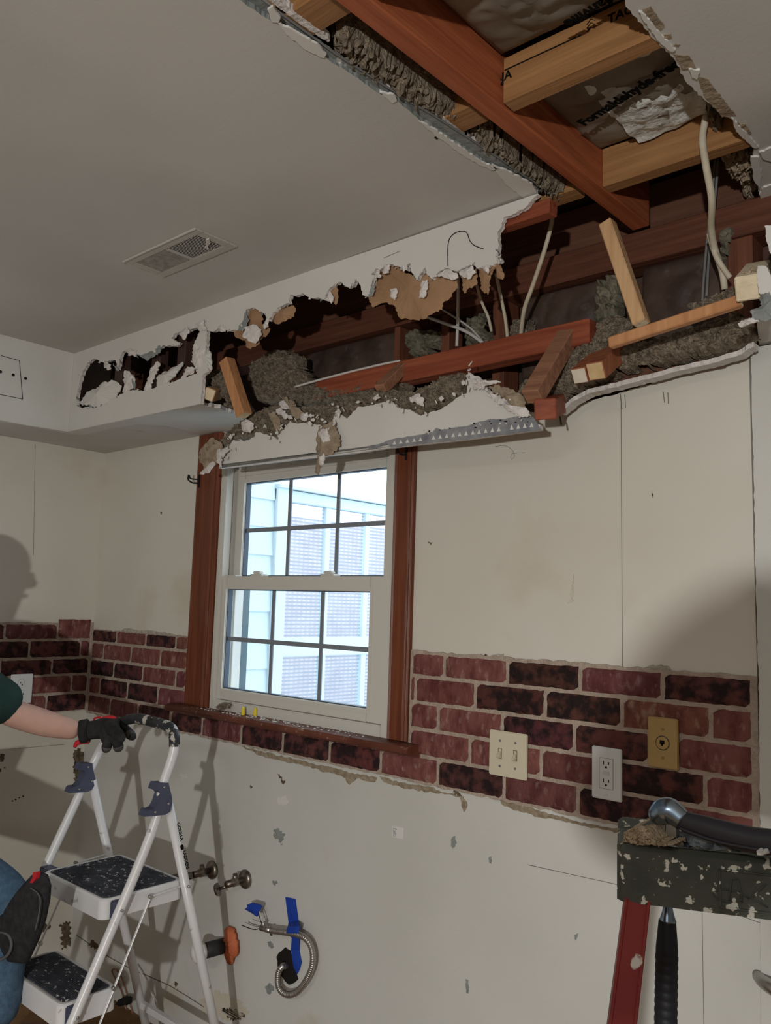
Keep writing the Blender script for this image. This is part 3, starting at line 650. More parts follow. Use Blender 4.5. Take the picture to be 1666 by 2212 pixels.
# left wall outlet
bm = NB(); box(bm, (.013,-.341,1.086), (.019,-.253,1.199), .002); p = link('outlet_plate', bm, white_pl, label='white outlet plate on the left wall above the arm', cat='outlet')
for dz in (.022,-.022):
    bm = NB(); cyl(bm, (.019,-.297,1.1425+dz), (.0208,-.297,1.1425+dz), .0165, seg=24); r_ = link('receptacle', bm, white_pl, p); duplex(r_, -.297, 1.1425+dz, dark, 'l')
    bm = NB(); cyl(bm, (.0185,-.297,1.1425+dz), (.0194,-.297,1.1425+dz), .0173, seg=24); link('receptacle_seam', bm, gcab, p)

# ================================================================== MARKS ON THE WALLS
def mark(name, l, m, parent, ax=1, val=-.0022, j=None, th=.0012):
    if j is None: j = min(4, .16*max(max(p[0] for p in l)-min(p[0] for p in l), 6))
    bm = NB(); P = [A(u, v, ax, val) for u, v in jag(l, j, 3, True)]
    slab(bm, [P], (0,th,0) if ax == 1 else (-th,0,0), 0, 0, 0); return link(name, bm, m, parent)
def seam(name, pts, m, parent, ax=1, val=-.0005, r=.0009):
    bm = NB(); tube(bm, [A(u, v, ax, val) for u, v in pts], r, 4, 2); return link(name, bm, m, parent)
seam('drywall_seam', [(1342,862),(1343,1100),(1344,1300),(1345,1447)], lineM, wb, r=.0008)
seam('pencil_line', [(1140,1868),(1330,1910),(1500,1945),(1666,2002)], lineM, wb, val=-.0025, r=.0006)
seam('drywall_seam', [(1517,1950),(1519,2100),(1521,2212)], lineM, wb, val=-.0025, r=.0006)
seam('drywall_seam', [(76,960),(74,1100),(72,1200)], lineM, wl, 0, .0005, .0007)
seam('pencil_line', [(0,1620),(60,1615),(140,1608)], lineM, wl, 0, .0005, .0007)
seam('mould_crack', [(165,2020),(240,2070),(300,2100),(368,2130),(440,2175)], mould, wb, val=-.0025, r=.0014)
seam('scratch', [(1340,850),(1344,884)], lineM, wb, r=.001); seam('scratch', [(1350,852),(1352,880)], lineM, wb, r=.0008); seam('scratch', [(1433,846),(1436,870)], lineM, wb); seam('scratch', [(1443,848),(1444,872)], lineM, wb)
seam('hair', [(1070,965),(1088,962),(1105,970),(1112,985),(1105,992),(1106,980),(1135,978)], lineM, wb, r=.0005)
dm = [[(590,1795),(603,1790),(614,1800),(612,1815),(606,1826),(600,1812),(592,1808)], [(588,1904),(596,1900),(600,1908),(594,1915)], [(577,2035),(585,2033),(592,2046),(586,2050)], [(574,2130),(585,2124),(592,2136),(584,2148),(576,2142)], [(975,1812),(984,1806),(987,1822),(978,1835),(974,1828)], [(1056,1852),(1062,1850),(1062,1866),(1057,1864)], [(1006,2115),(1012,2118),(1013,2146),(1007,2144)], [(1048,1412),(1054,1415),(1042,1424)],
      [(1412,1690-0),(1414,1692),(1413,1694)], [(1241,2020),(1250,2016),(1244,2032)], [(925,1170),(934,1172),(930,1178)], [(346,1106),(350,1106),(348,1112)], [(1408,1060),(1411,1070),(1409,1075)], [(975,1700),(990,1706),(998,1722),(978,1712)], [(540,1696),(546,1700),(542,1704)], [(600,1672),(616,1690),(612,1694)]]
for l in dm: mark('gouge', l, greyp if l[0][1] > 1700 else mould, wb)
for l in ([(600,1722),(618,1720),(622,1735),(610,1740),(600,1734)], [(385,1673),(403,1670),(405,1682),(395,1685)]): mark('plaster_patch', l, frosty, wb)
for l in ([(430,2160),(470,2140),(520,2160),(540,2190),(500,2205),(440,2190)], [(1230,970+330),(1240,1240),(1236,1300),(1226,1305)]): mark('ochre_stain', l, stain, wb)
for l in ([(478,2178),(500,2176),(530,2196),(510,2206),(490,2198)], [(190,2040),(200,2030),(212,2040),(204,2052)], [(222,2056),(228,2052),(230,2068),(224,2070)], [(376,2120),(384,2124),(380,2132)]): mark('mould_spot', l, mould, wb)
for l in ([(160,1620),(175,1616),(185,1640),(175,1690),(164,1700),(160,1660)], [(0,1628),(12,1630),(8,1645),(0,1646)], [(60,2000),(92,1988),(110,2002),(96,2012),(70,2020)], [(128,1998),(150,1990),(153,2040),(135,2052),(132,2010)], [(8,1658),(12,1656),(12,1662)], [(0,1660),(3,1660),(3,1667),(0,1668)]): mark('mould_spot', l, mould, wl, 0, .0012)
for u, v in [(27,1730),(34,1727),(42,1723),(50,1720)]: mark('nail_hole', [(u-1.5,v-1),(u+1.5,v-1),(u+1.5,v+1.5),(u-1.5,v+1.5)], dark, wl, 0, .0012, .3)
mark('wall_anchor', [(203,1036),(212,1034),(217,1040),(214,1049),(205,1047)], frosty, wb); mark('anchor_hole', [(213,1036),(218,1038),(217,1049),(212,1049)], dark, wb, val=-.0028)
stk = NB(); a = AY(847,1784,-.003)
slab(stk, [[AY(u, v, -.003) for u, v in [(847,1784),(873,1788),(871,1813),(846,1808)]]], (0,.001,0), 0, 0, 0); sk = link('sticker', stk, sticker, label='small white label sticker on the lower wall below the bricks', cat='sticker')
bm = NB()
for k in range(4): text_mesh(bm, ['16 20', '|| |||', '| ||| |', 'Q 1'][k], .006, AY(849, 1791+k*5, -.0035), (1,0,0), (0,0,1), .0002)
link('sticker_print', bm, gcab, sk)

# ================================================================== FRAMING LUMBER (hole in the ceiling)
def lumber(name, p, q, w_, h_, m, label, up=(0,0,1), em=endg, bev=.0025):
    bm = NB(); obox(bm, p, q, w_, h_, up, bev, 1); o = link(name, bm, [m, em], label=label, cat='lumber'); return o
bx = 2.434
bm = NB(); obox(bm, (bx,-1.6,H+.07), (bx+.01,-.005,H+.07), .045, .14, bev=.003, endmi=0)
lumber('ceiling_joist', (bx-.006,-1.6,H+.068), (bx+.016,-.012,H+.068), .044, .136, redY, 'long dark red ceiling beam running through the hole towards the wall', em=redY)
bm.free()
for k, y in enumerate((-.232, -.625, -1.010)):
    nm = ['nearest the wall', 'in the middle of the ceiling hole', 'at the top edge of the picture'][k]
    o = lumber('ceiling_brace', (2.468,y,H+.046), (3.1,y,H+.046), .038, .089, yelX, 'yellow pine crosspiece right of the red beam, '+nm)
    if k == 1:
        bm = NB(); yy = y-.0195
        a0 = Vector((2.50,yy,H+.048)); 
        text_mesh(bm, '-JA', .024, AY(1076,180,yy), (1,0,0), (0,0,1), .0003, .0006); a_ = AY(1090,152,yy); b_ = AY(1255,76,yy); obox(bm, a_, b_, .0006, .0025, (0,0,1), 0)
        c_ = AY(1313,52,yy); text_mesh(bm, 'TACK', .023, c_, (1,0,0), (0,0,1), .0003, .0004); g_ = AY(1268,70,yy)
        for d in (0,.007,.014): obox(bm, g_+Vector((0,0,d)), g_+Vector((.008,0,d+.007)), .0006, .0025, (0,1,0), 0); obox(bm, g_+Vector((.008,0,d+.007)), g_+Vector((.016,0,d)), .0006, .0025, (0,1,0), 0)
        link('grade_stamp', bm, inkm, o)
    lumber('ceiling_brace', (1.9,y-.002,H+.058), (2.406,y-.002,H+.058), .064 if k else .05, .089, yelX, 'short yellow lumber end left of the red beam, '+nm)
# insulation between beam and broken edge
for k, l in enumerate(([(707,72),(742,38),(800,78),(860,125),(905,165),(955,200),(1000,232),(985,245),(955,240),(930,246),(880,215),(830,188),(770,148),(720,112)], [(1004,282),(1038,262),(1080,290),(1130,335),(1180,365),(1226,395),(1222,415),(1190,422),(1160,404),(1110,370),(1060,335),(1010,298)])):
    bm = NB(); fluff(bm, l, 2, H+.03, .018, .005, -1, .012, .03)
    link('loose_insulation', bm, fluffm, label=['grey-brown loose insulation left of the red beam, upper stretch', 'grey-brown loose insulation left of the red beam, lower stretch by the soffit corner'][k], cat='insulation', kind='stuff')
# faced batts between the crosspieces
def batt(x0, x1, y0, y1, zb, sag, m, seed, hole=None):
    bm = NB(); n = 46; V = {}
    for i in range(n+1):
        for j in range(n+1):
            s, t = i/n, j/n; x = x0+(x1-x0)*s; y = y0+(y1-y0)*t
            e = (math.sin(math.pi*s)**.5)*(math.sin(math.pi*t)**.5)
            wr = noise.noise(Vector((x*9+seed, y*26, 0)))*.016+abs(noise.noise(Vector((x*20+y*14, y*22-x*9+seed, 2))))*.022
            V[i,j] = bm.verts.new((x, y, zb-sag*e+wr*e))
    for i in range(n):
        for j in range(n):
            c = (V[i,j].co+V[i+1,j+1].co)/2
            if hole and hole(c.x, c.y): continue
            bm.faces.new((V[i,j], V[i+1,j], V[i+1,j+1], V[i,j+1]))
    r = bmesh.ops.extrude_face_region(bm, geom=bm.faces[:])
    for g in r['geom']:
        if isinstance(g, bmesh.types.BMVert): g.co.z += .004
    return bm
HP = [(p.x, p.y) for p in [AZ(u, v, H+.058) for u, v in [(1375,312),(1366,296),(1400,270),(1440,250),(1470,215),(1492,198),(1520,215),(1600,300),(1560,380),(1400,400)]]]
bo = batt(2.462, 3.05, -.603, -.262, H+.085, .03, kraftC, 3.0, lambda x, y: inside(x+.006*noise.noise(Vector((x*60,y*60,0))), y+.006*noise.noise(Vector((x*60,y*60,4))), HP))
b1 = link('insulation_batt', bo, kraftC, label='brown faced insulation batt with printed letters, torn at its right corner', cat='insulation', smooth=True)
bm = NB()
p0, p1 = AZ(1263,272,H+.046), AZ(1425,170,H+.046); dx = (p1-p0).normalized(); dy = Vector((0,0,1)).cross(dx); dy = dy if AZ(1263,250,H+.05).y-p0.y and True else -dy
dyy = (AZ(1255,258,H+.046)-p0); dy = (dyy-dx*dyy.dot(dx)).normalized()
text_mesh(bm, 'Formaldehyde-free', .034, p0, dx, dy, .0006, .0014, sx=.9)
TEXT1 = (p0, dx, dy)
link('batt_print', bm, inkm, b1)
bm = NB()
V = {}
for i in range(41):
    for j in range(31):
        x, y = 2.56+.45*i/40, -.52+.255*j/30; V[i,j] = bm.verts.new((x, y, H+.066-.012*noise.noise(Vector((x*30,y*30,5)))-.01*noise.noise(Vector((x*9,y*9,1)))))
for i in range(40):
    for j in range(30): bm.faces.new((V[i,j], V[i+1,j], V[i+1,j+1], V[i,j+1]))
link('fibreglass', bm, glassf, b1, smooth=True)
bo = batt(2.468, 3.05, -.985, -.650, H+.095, .045, kraftC, 8.0); b2 = link('insulation_batt', bo, kraftC, label='brown faced insulation batt at the top edge with upside-down lettering', cat='insulation', smooth=True)
bm = NB(); p0 = AZ(1300,-2,H+.042); p1 = AZ(1140,92,H+.042); dx = (p1-p0).normalized(); dyy = AZ(1310,20,H+.042)-p0; dy = (dyy-dx*dyy.dot(dx)).normalized()
ln = (p1-p0).length
text_mesh(bm, 'Johns Manville', .030, p1-dx*.245, dx, dy, .0006, .0010)
link('batt_print', bm, inkm, b2)
bo = batt(2.468, 3.05, -1.38, -1.03, H+.095, .04, kraftC, 12.0); link('insulation_batt', bo, kraftC, label='brown faced insulation batt beyond the topmost crosspiece', cat='insulation', smooth=True)

# back wall framing
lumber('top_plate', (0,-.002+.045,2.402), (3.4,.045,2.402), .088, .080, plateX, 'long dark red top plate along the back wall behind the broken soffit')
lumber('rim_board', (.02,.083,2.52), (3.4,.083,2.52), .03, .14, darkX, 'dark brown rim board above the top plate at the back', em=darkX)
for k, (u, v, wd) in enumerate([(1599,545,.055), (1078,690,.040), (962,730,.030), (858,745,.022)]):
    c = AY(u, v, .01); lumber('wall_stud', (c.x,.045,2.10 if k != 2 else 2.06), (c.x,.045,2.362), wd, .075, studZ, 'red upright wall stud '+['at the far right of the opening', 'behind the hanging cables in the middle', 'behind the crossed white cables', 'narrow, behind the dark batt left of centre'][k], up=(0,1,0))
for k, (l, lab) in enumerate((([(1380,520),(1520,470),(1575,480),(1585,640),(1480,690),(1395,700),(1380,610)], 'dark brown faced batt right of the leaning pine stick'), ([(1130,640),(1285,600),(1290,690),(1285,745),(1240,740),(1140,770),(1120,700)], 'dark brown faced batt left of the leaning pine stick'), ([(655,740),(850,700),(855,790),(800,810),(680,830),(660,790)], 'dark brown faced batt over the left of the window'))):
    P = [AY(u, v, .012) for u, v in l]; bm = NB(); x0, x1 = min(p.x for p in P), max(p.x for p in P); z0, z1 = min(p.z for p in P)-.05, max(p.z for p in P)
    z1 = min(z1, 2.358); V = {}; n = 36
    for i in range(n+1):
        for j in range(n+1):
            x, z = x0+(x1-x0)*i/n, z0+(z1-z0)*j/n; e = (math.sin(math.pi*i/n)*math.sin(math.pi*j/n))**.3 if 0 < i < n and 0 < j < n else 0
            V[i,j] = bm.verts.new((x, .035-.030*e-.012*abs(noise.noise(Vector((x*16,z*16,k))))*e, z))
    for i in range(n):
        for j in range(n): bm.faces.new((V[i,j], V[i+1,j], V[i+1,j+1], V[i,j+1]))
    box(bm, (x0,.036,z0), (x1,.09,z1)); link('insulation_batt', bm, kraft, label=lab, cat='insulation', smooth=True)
for l, lab in (([(1285,600),(1345,585),(1350,680),(1300,720),(1290,740),(1285,680)], 'dirty yellowish fibreglass beside the leaning pine stick'), ([(872,715),(905,705),(955,710),(960,745),(930,775),(885,775)], 'dirty yellowish fibreglass puff behind the white cables'), ([(1000,700),(1045,665),(1060,700),(1060,770),(1010,765)], 'dirty fibreglass between the hanging cables in the middle'), ([(1580,560),(1600,480),(1548,500),(1550,570)], 'dirty fibreglass beside the far right stud')):
    bm = NB(); fluff(bm, l, 1, .005, .02, .007, -1, .014, .02); link('fibreglass_tuft', bm, glassy, label=lab, cat='insulation', kind='stuff')
# bits at the upper right behind the ceiling edge
for l, lab in (([(1548,330),(1590,310),(1630,325),(1640,360),(1630,385),(1600,392),(1575,380)], 'grey insulation scrap under the right ceiling edge'), ([(1598,395),(1625,385),(1645,400),(1650,430),(1620,425),(1600,412)], 'small grey insulation scrap just above the red plate at the right edge'), ([(1530,220),(1560,250),(1590,290),(1570,300),(1540,280),(1520,250)], 'brown insulation tuft where the tan cable leaves the ceiling')):
    bm = NB(); fluff(bm, l, 2, H+.05, .012, .005, -1, .012, .02); link('insulation_scrap', bm, dpaper if 'grey' in lab else fluffm, label=lab, cat='insulation', kind='stuff')

# soffit framing sticks
def stick(name, p, q, w_, h_, m, label, up=(0,1,0), em=endg): return lumber(name, p, q, w_, h_, m, label, up, em)
stick('soffit_ledger', (1.44,-.10,2.166), (2.372,-.10,2.170), .05, .062, redX, 'bright red ledger board running behind the cables over the window', up=(0,0,1), em=redX)
a, b = AY(1312,482,-.27), AY(1386,700,-.27)
stick('leaning_stick', a, b, .029, .031, yelZ, 'pale pine stick leaning upright in the middle of the opening')
a, b = AY(1318,742,-.28), AY(1602,650,-.28)
stick('loose_stick', a, b, .020, .023, oraZ, 'long orange stick lying across the right end of the opening', up=(0,0,1))
a, b = AY(490,778,-.27), AY(528,898,-.25)
stick('leaning_stick', a, b, .038, .038, oraZ, 'orange stick leaning at the left end of the big opening')
stick('soffit_block', AY(1150,858,-.24), AY(1232,718,-.10), .045, .040, brnP, 'brown diagonal stick from the red ledger down to the front', em=brnP)
stick('soffit_block', AY(822,842,-.20), AY(878,786,-.10), .035, .030, brnP, 'short brown diagonal stick under the long white cable', em=brnP)
a = AY(1290,808,-.22); b = AY(1345,755,-.08)
bm = NB(); obox(bm, AY(1252,812,-.215), AY(1300,770,-.10), .036, .036, (0,0,1), .002, 1); obox(bm, AY(1287,802,-.222), AY(1335,760,-.10), .040, .040, (0,0,1), .002, 2)
link('soffit_block', bm, [redZ, M('pale_cut', (.62,.56,.46), (.70,.65,.54), .85, scale=40), M('yellow_cut', (.52,.36,.18), (.60,.44,.24), .85, scale=40)], label='red double block with two pale sawn ends facing out', cat='lumber')
stick('soffit_block', AY(1178,884,-.23), AY(1200,872,-.09), .050, .048, redX, 'dark red block end beside the end of the metal corner bead', up=(0,0,1), em=redX)
stick('soffit_block', AY(1196,448,-.315+.02), AY(1080,486,-.285), .034, .034, redX, 'red sawn stick at the upper corner where the soffit face breaks off', up=(0,0,1), em=redX)
stick('soffit_block', AY(452,852,-.30), AY(472,848,-.22), .040, .034, yelZ, 'small pale block inside the left soffit end')
stick('soffit_block', AY(1617,622,-.315), AY(1640,590,-.16), .046, .046, endg, 'sawn pale block end in the broken soffit corner at the right edge', up=(0,0,1))
bm = NB(); box(bm, (2.30,-.050,2.055), (2.655,-.035,2.11)); link('soffit_nailer', bm, darkX, label='dark reddish board above the white strip at the right', cat='lumber')
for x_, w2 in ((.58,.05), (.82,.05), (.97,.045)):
    lumber('soffit_upright', (x_,-.28,ZS+.013), (x_,-.28,H-.001), w2, .036, shadeZ, 'shade-toned reddish upright inside the left hole of the soffit at %s' % {.58:'its left end', .82:'its middle', .97:'its right end'}[x_], up=(0,1,0))

# heaps of insulation
HE = [([(470,962),(500,930),(525,905),(560,885),(600,872),(635,862),(650,880),(700,872),(760,852),(800,842),(850,838),(900,842),(950,815),(1000,800),(1012,812),(1012,850),(970,880),(945,882),(905,902),(880,896),(850,884),(800,885),(760,905),(725,925),(690,926),(640,926),(615,925),(606,956),(570,946),(530,952),(505,960),(492,974),(480,980)], -.185, .022, 'ragged insulation heap along the top of the white panel over the window'),
      ([(545,790),(580,760),(620,752),(645,765),(655,800),(700,828),(760,832),(900,800),(880,840),(800,850),(700,880),(620,880),(560,872),(545,830)], -.10, .03, 'insulation heap at the left below the dark opening'),
      ([(655,835),(760,805),(900,782),(1040,768),(1050,775),(950,792),(840,815),(720,848),(680,858),(655,850)], -.07, .012, 'thin insulation heap along the long white cable'),
      ([(1110,860),(1140,820),(1170,800),(1225,768),(1285,722),(1300,690),(1335,672),(1370,690),(1385,702),(1360,730),(1320,745),(1420,730),(1560,682),(1600,668),(1632,700),(1634,730),(1600,752),(1545,768),(1460,782),(1400,795),(1340,808),(1290,830),(1240,850),(1210,880),(1185,875),(1160,868),(1120,872)], -.095, .030, 'big insulation heap above the white strip at the right'),
      ([(1478,668),(1490,648),(1520,642),(1560,625),(1592,612),(1594,650),(1560,660),(1520,672),(1500,680)], -.235, .012, 'small insulation clump on top of the long orange stick'),
      ([(1095,745),(1105,690),(1130,680),(1146,700),(1140,745)], -.04, .015, 'small insulation clump behind the thick beige cable'),
      ([(445,830),(450,800),(475,795),(500,830),(505,870),(490,885),(478,850),(452,842)], -.24, .012, 'insulation clump inside the left soffit end'),
      ([(430,985),(440,965),(462,945),(480,955),(478,975),(468,990),(445,1000)], -.21, .010, 'insulation tuft on the torn tip over the left casing')]
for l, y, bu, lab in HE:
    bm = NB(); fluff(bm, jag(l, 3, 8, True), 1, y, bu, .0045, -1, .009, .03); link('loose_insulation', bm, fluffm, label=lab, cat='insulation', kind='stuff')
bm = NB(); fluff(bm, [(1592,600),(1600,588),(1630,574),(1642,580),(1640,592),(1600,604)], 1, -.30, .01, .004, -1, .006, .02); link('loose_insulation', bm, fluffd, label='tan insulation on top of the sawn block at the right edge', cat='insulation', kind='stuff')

# hanging white panel over the window, with metal corner bead
PYp = -.205
rag2 = [(474,1012),(480,985),(495,964),(505,950),(529,954),(548,945),(553,933),(575,938),(589,942),(601,950),(600,938),(613,928),(627,909),(634,914),(668,914),(692,918),(716,926),(721,899),(726,887),(750,904),(774,878),(797,877),(821,871),(845,866),(857,879),(890,887),(910,898),(946,886),(965,877),(990,858),(1009,849),(1009,825),(1011,803),(1022,815),(1043,830),(1073,860),(1095,877),(1117,899),(1150,901),(1167,928)]
bm = NB(); P = [AY(u, v, PYp) for u, v in jag(rag2, 1.5, 4)]+[AY(1000,950.5,PYp), AY(846,966.5,PYp), AY(780,977,PYp), AY(620,995,PYp)]
slab(bm, [P], (0,.013,0), 0, 1, 2)
a = AY(474,1012,PYp); b = AY(1166,929,PYp)
slab(bm, [[Vector((a.x,PYp,a.z+.001)), Vector((b.x,PYp,b.z+.001)), Vector((b.x,PYp+.016,b.z+.001)), Vector((a.x,PYp+.016,a.z+.001))]], (0,0,.012), 0, 1, 2)
pn = link('hanging_drywall_panel', bm, [paint, gyp, dpaper], label='long white painted drywall panel with a torn top edge hanging over the window', cat='drywall')
# bead
bm = NB(); z0 = AY(1000,950,PYp).z
bl = [(795,972),(800,962),(822,958),(850,948),(900,940),(935,933),(942,924),(955,928),(1010,920),(1040,910),(1060,905),(1090,905),(1130,897),(1152,900),(1168,926),(1164,929),(1000,950),(846,966),(835,958),(812,970)]
slab(bm, [[AY(u, v, PYp-.0018) for u, v in jag(bl, 1, 6, True)]], (0,.0012,0), 0, 0, 0)
bead = link('metal_corner_bead', bm, beadm, pn, label='perforated grey metal corner bead')
for k in range(23):
    t = k/22; u = 838+t*310; vb = 963-t*39; h_ = 9+t*3
    if random.random() < .12: continue
    bm = NB(); mark_ = [AY(u-4, vb-1, PYp-.003), AY(u+4, vb-1.6, PYp-.003), AY(u+random.uniform(-1,1), vb-h_, PYp-.003)]
    slab(bm, [mark_], (0,.001,0), 0, 0, 0); link('plaster_filled_slot', bm, frosty, bead)
for k in range(26):
    u = 850+random.random()*300; vb = 963-(u-838)/310*39-random.uniform(14,26); r = random.uniform(1.2,3)
    bm = NB(); slab(bm, [[AY(u+r*math.cos(q)*random.uniform(.6,1.3), vb+r*.7*math.sin(q), PYp-.003) for q in [j*math.pi/3 for j in range(6)]]], (0,.001,0), 0, 0, 0); link('punched_hole', bm, dark if k % 2 else frosty, bead)
flap('torn_brown_paper', [[(690,922),(720,910),(735,940),(737,965),(715,982),(700,985),(698,1000),(690,1027),(680,1020),(684,990),(680,965),(682,945)], [(425,988),(440,965),(460,945),(478,955),(482,975),(470,1000),(455,1010),(440,1022),(437,1005)], [(1052,836),(1075,832),(1110,842),(1135,862),(1140,885),(1120,890),(1095,868)], [(603,850),(625,862),(650,885),(660,900),(640,905),(620,880)], [(582,892),(596,890),(606,920),(596,936),(588,920)]], PYp-.012, dpaper, pn, .0015, .015)
flap('torn_gypsum_flap', [[(690,930),(708,925),(716,950),(708,975),(690,970),(686,950)], [(688,980),(698,975),(702,985),(698,1010),(690,1005)], [(468,975),(492,963),(494,975),(480,990),(478,1010),(470,1000)], [(432,1024),(444,1008),(458,995),(466,1003),(445,1022)], [(1011,803),(1030,812),(1060,828),(1075,822),(1085,826),(1050,832),(1040,840),(1020,840)], [(1045,850),(1070,852),(1095,866),(1120,885),(1140,882),(1150,900),(1120,900),(1090,880)], [(603,868),(612,864),(618,870),(628,886),(606,882)], [(650,895),(664,890),(667,900),(660,908),(648,905)], [(520,912),(532,906),(545,912),(550,925),(540,935),(524,932)], [(596,884),(604,880),(626,898),(618,906),(600,895)], [(805,860),(816,850),(822,858),(812,866)], [(886,858),(905,850),(918,862),(915,878),(900,870),(888,868)], [(722,895),(732,880),(738,890),(730,902)], [(1040,838),(1062,845),(1080,862),(1066,862)]], PYp-.016, gyp, pn, .002, .010)
# small shards scattered along the torn top
k_ = 0
for i in range(75):
    s = random.random()*(len(rag2)-1); j = int(s); t = s-j; u = rag2[j][0]*(1-t)+rag2[j+1][0]*t+random.uniform(-10,10); v = rag2[j][1]*(1-t)+rag2[j+1][1]*t+random.uniform(-22,8)
    r = random.uniform(2,7); c = AY(u, v, PYp-.014-random.uniform(0,.015)); bm = NB()
    n_ = random.randint(4,6); R = Matrix.Rotation(random.uniform(-1,1), 3, 'X') @ Matrix.Rotation(random.uniform(-1,1), 3, 'Z')
    P = [c+R @ Vector((r*.001*math.cos(q)*random.uniform(.6,1.5), 0, r*.001*math.sin(q)*random.uniform(.6,1.5))) for q in [2*math.pi*m_/n_ for m_ in range(n_)]]
    slab(bm, [P], R @ Vector((0,.0025,0)), 0, 0, 0); link('gypsum_shard', bm, gyp if random.random() < .7 else paint, pn)
# right remaining white strip of soffit bottom
top_ = [(1208,884),(1240,856),(1272,840),(1340,824),(1400,808),(1460,792),(1530,776),(1600,756),(1618,742),(1628,738)]
bm = NB(); T = [AY(u, v, -.085) for u, v in top_]; zz = [p.z for p in T]
ys_ = -.10
rb = NB(); n_ = len(T); dense = []
for i in range(n_-1):
    for k in range(8): dense.append(T[i].lerp(T[i+1], k/8)+Vector((0, random.uniform(-.0015,.0015), random.uniform(-.0012,.0012))))
dense.append(T[-1]); th = .011
ring = []
for p in dense: ring.append([rb.verts.new(p), rb.verts.new(p+Vector((0,0,-th))), rb.verts.new(p+Vector((0,.034,-th))), rb.verts.new(p+Vector((0,.034,0)))])
for i in range(len(ring)-1):
    for k in range(4):
        f = rb.faces.new((ring[i][k], ring[i][(k+1)%4], ring[i+1][(k+1)%4], ring[i+1][k])); f.material_index = [0,1,0,0][k]
rb.faces.new(ring[0]); rb.faces.new(ring[-1]); bm.free()
link('drywall_strip', rb, [gyp, under], label='thin white broken edge of soffit drywall along the wall at the right', cat='drywall')
# torn grey paper ball at the right edge
flap('torn_grey_paper', [[(1620,672),(1640,660),(1668,640),(1668,685),(1650,692),(1630,690)], [(1640,632),(1660,628),(1668,640),(1650,665),(1640,655)]], -.33, greyp, sr, .002, .015)
flap('torn_gypsum_flap', [[(1596,700),(1612,690),(1632,684),(1640,694),(1620,700),(1600,708)], [(1634,672),(1645,660),(1655,668),(1645,678)]], -.325, gyp, sr, .003, .01)

# ================================================================== CABLES
def cable(pts, r, m, label, flat=None):
    bm = NB(); tube(bm, [AY(u, v, y) for u, v, y in pts], r, 10, 6, flat=flat); return link('cable', bm, m, label=label, cat='cable', smooth=True)
cable([(1195,462,-.16),(1188,500,-.16),(1172,555,-.15),(1150,620,-.14),(1134,665,-.12),(1127,710,-.08),(1124,752,-.05)], .0055, beige, 'thick beige cable curving down left of the leaning pine stick')
cable([(1526,250,-.285),(1518,300,-.285),(1526,360,-.28),(1538,430,-.24),(1537,490,-.18),(1545,540,-.13),(1560,585,-.11),(1566,625,-.10)], .0072, beige, 'thick tan cable hanging from the ceiling edge at the right')
cable([(1532,505,-.14),(1546,550,-.13),(1562,578,-.12),(1578,600,-.11)], .006, beige, 'short cable branching off beside the thick tan cable')
cable([(1546,338,-.05),(1538,430,-.04),(1528,520,-.04),(1521,600,-.05),(1518,650,-.06)], .003, gcab, 'thin grey wire behind the thick tan cable, left of the pair')
cable([(1553,336,-.05),(1544,440,-.04),(1533,540,-.04),(1527,640,-.06)], .003, gcab, 'thin grey wire behind the thick tan cable, right of the pair')
cable([(918,683,.0),(960,698,-.04),(1005,715,-.06),(1040,738,-.07),(1070,764,-.07)], .0048, wcab, 'thicker of two white cables slanting down in the middle')
cable([(955,668,.0),(990,690,-.03),(1020,712,-.05),(1050,746,-.06)], .0030, wcab, 'thinner of two white cables slanting down in the middle')
cable([(990,592,-.10),(990,640,-.08),(989,700,-.05),(987,748,-.05)], .0045, wcab, 'upright white cable behind the tan torn paper')
cable([(1072,590,-.12),(1082,640,-.10),(1092,690,-.08),(1098,745,-.06)], .0045, beige, 'beige cable hanging beside the middle stud')
cable([(1030,615,-.12),(1042,655,-.10),(1055,685,-.08),(1062,716,-.06)], .004, beige, 'short beige cable left of the middle stud')
cable([(636,836,-.14),(700,818,-.13),(770,800,-.12),(830,786,-.12),(865,780,-.12)], .0036, wcab, 'long thin white cable lying on the insulation, left length')
cable([(888,780,-.11),(950,776,-.10),(1000,768,-.10),(1030,764,-.10),(1075,764,-.09)], .0046, wcab, 'white cable lying on the insulation behind the red ledger')
cable([(1204,893,-.16),(1210,902,-.17),(1213,918,-.17)], .002, dark, 'short bent nail below the dark red block')

# ================================================================== CEILING VENT
vx0, vx1, vy0, vy1, zv = 1.245, 1.583, -.690, -.556, H
vent = empty('ceiling_vent', ((vx0+vx1)/2,(vy0+vy1)/2,zv), 'white rectangular ceiling vent with a dirty left half and a paint scrap in its slats', 'vent')
bm = NB(); gx0, gx1, gy0, gy1 = 1.272,1.556,-.664,-.582
box(bm, (vx0,vy0,zv-.004), (vx1,gy0,zv), .0015); box(bm, (vx0,gy1,zv-.004), (vx1,vy1,zv), .0015); box(bm, (vx0,gy0-.001,zv-.004), (gx0,gy1+.001,zv), .0015); box(bm, (gx1,gy0-.001,zv-.004), (vx1,gy1+.001,zv), .0015)
box(bm, (1.410,gy0,zv-.004), (1.420,gy1,zv), .001); box(bm, (vx0-.001,vy0-.001,zv-.006), (vx1,vy0+.003,zv), .001)
link('vent_frame', bm, ventm, vent)
bm = NB(); box(bm, (gx0,gy0,zv-.0006), (gx1,gy1,zv-.0002)); link('vent_throat', bm, ductm, vent)
for k in range(38):
    x = gx0+.004+k*(gx1-gx0-.006)/37
    if 1.408 < x < 1.422: continue
    bm = NB(); obox(bm, (x,gy0,zv-.003), (x,gy1,zv-.003), .0020 if x > 1.415 else .0044, .0009 if x > 1.415 else .0016, (0,0,1), 0); link('slat', bm, ventm if x > 1.415 else ventd, vent)
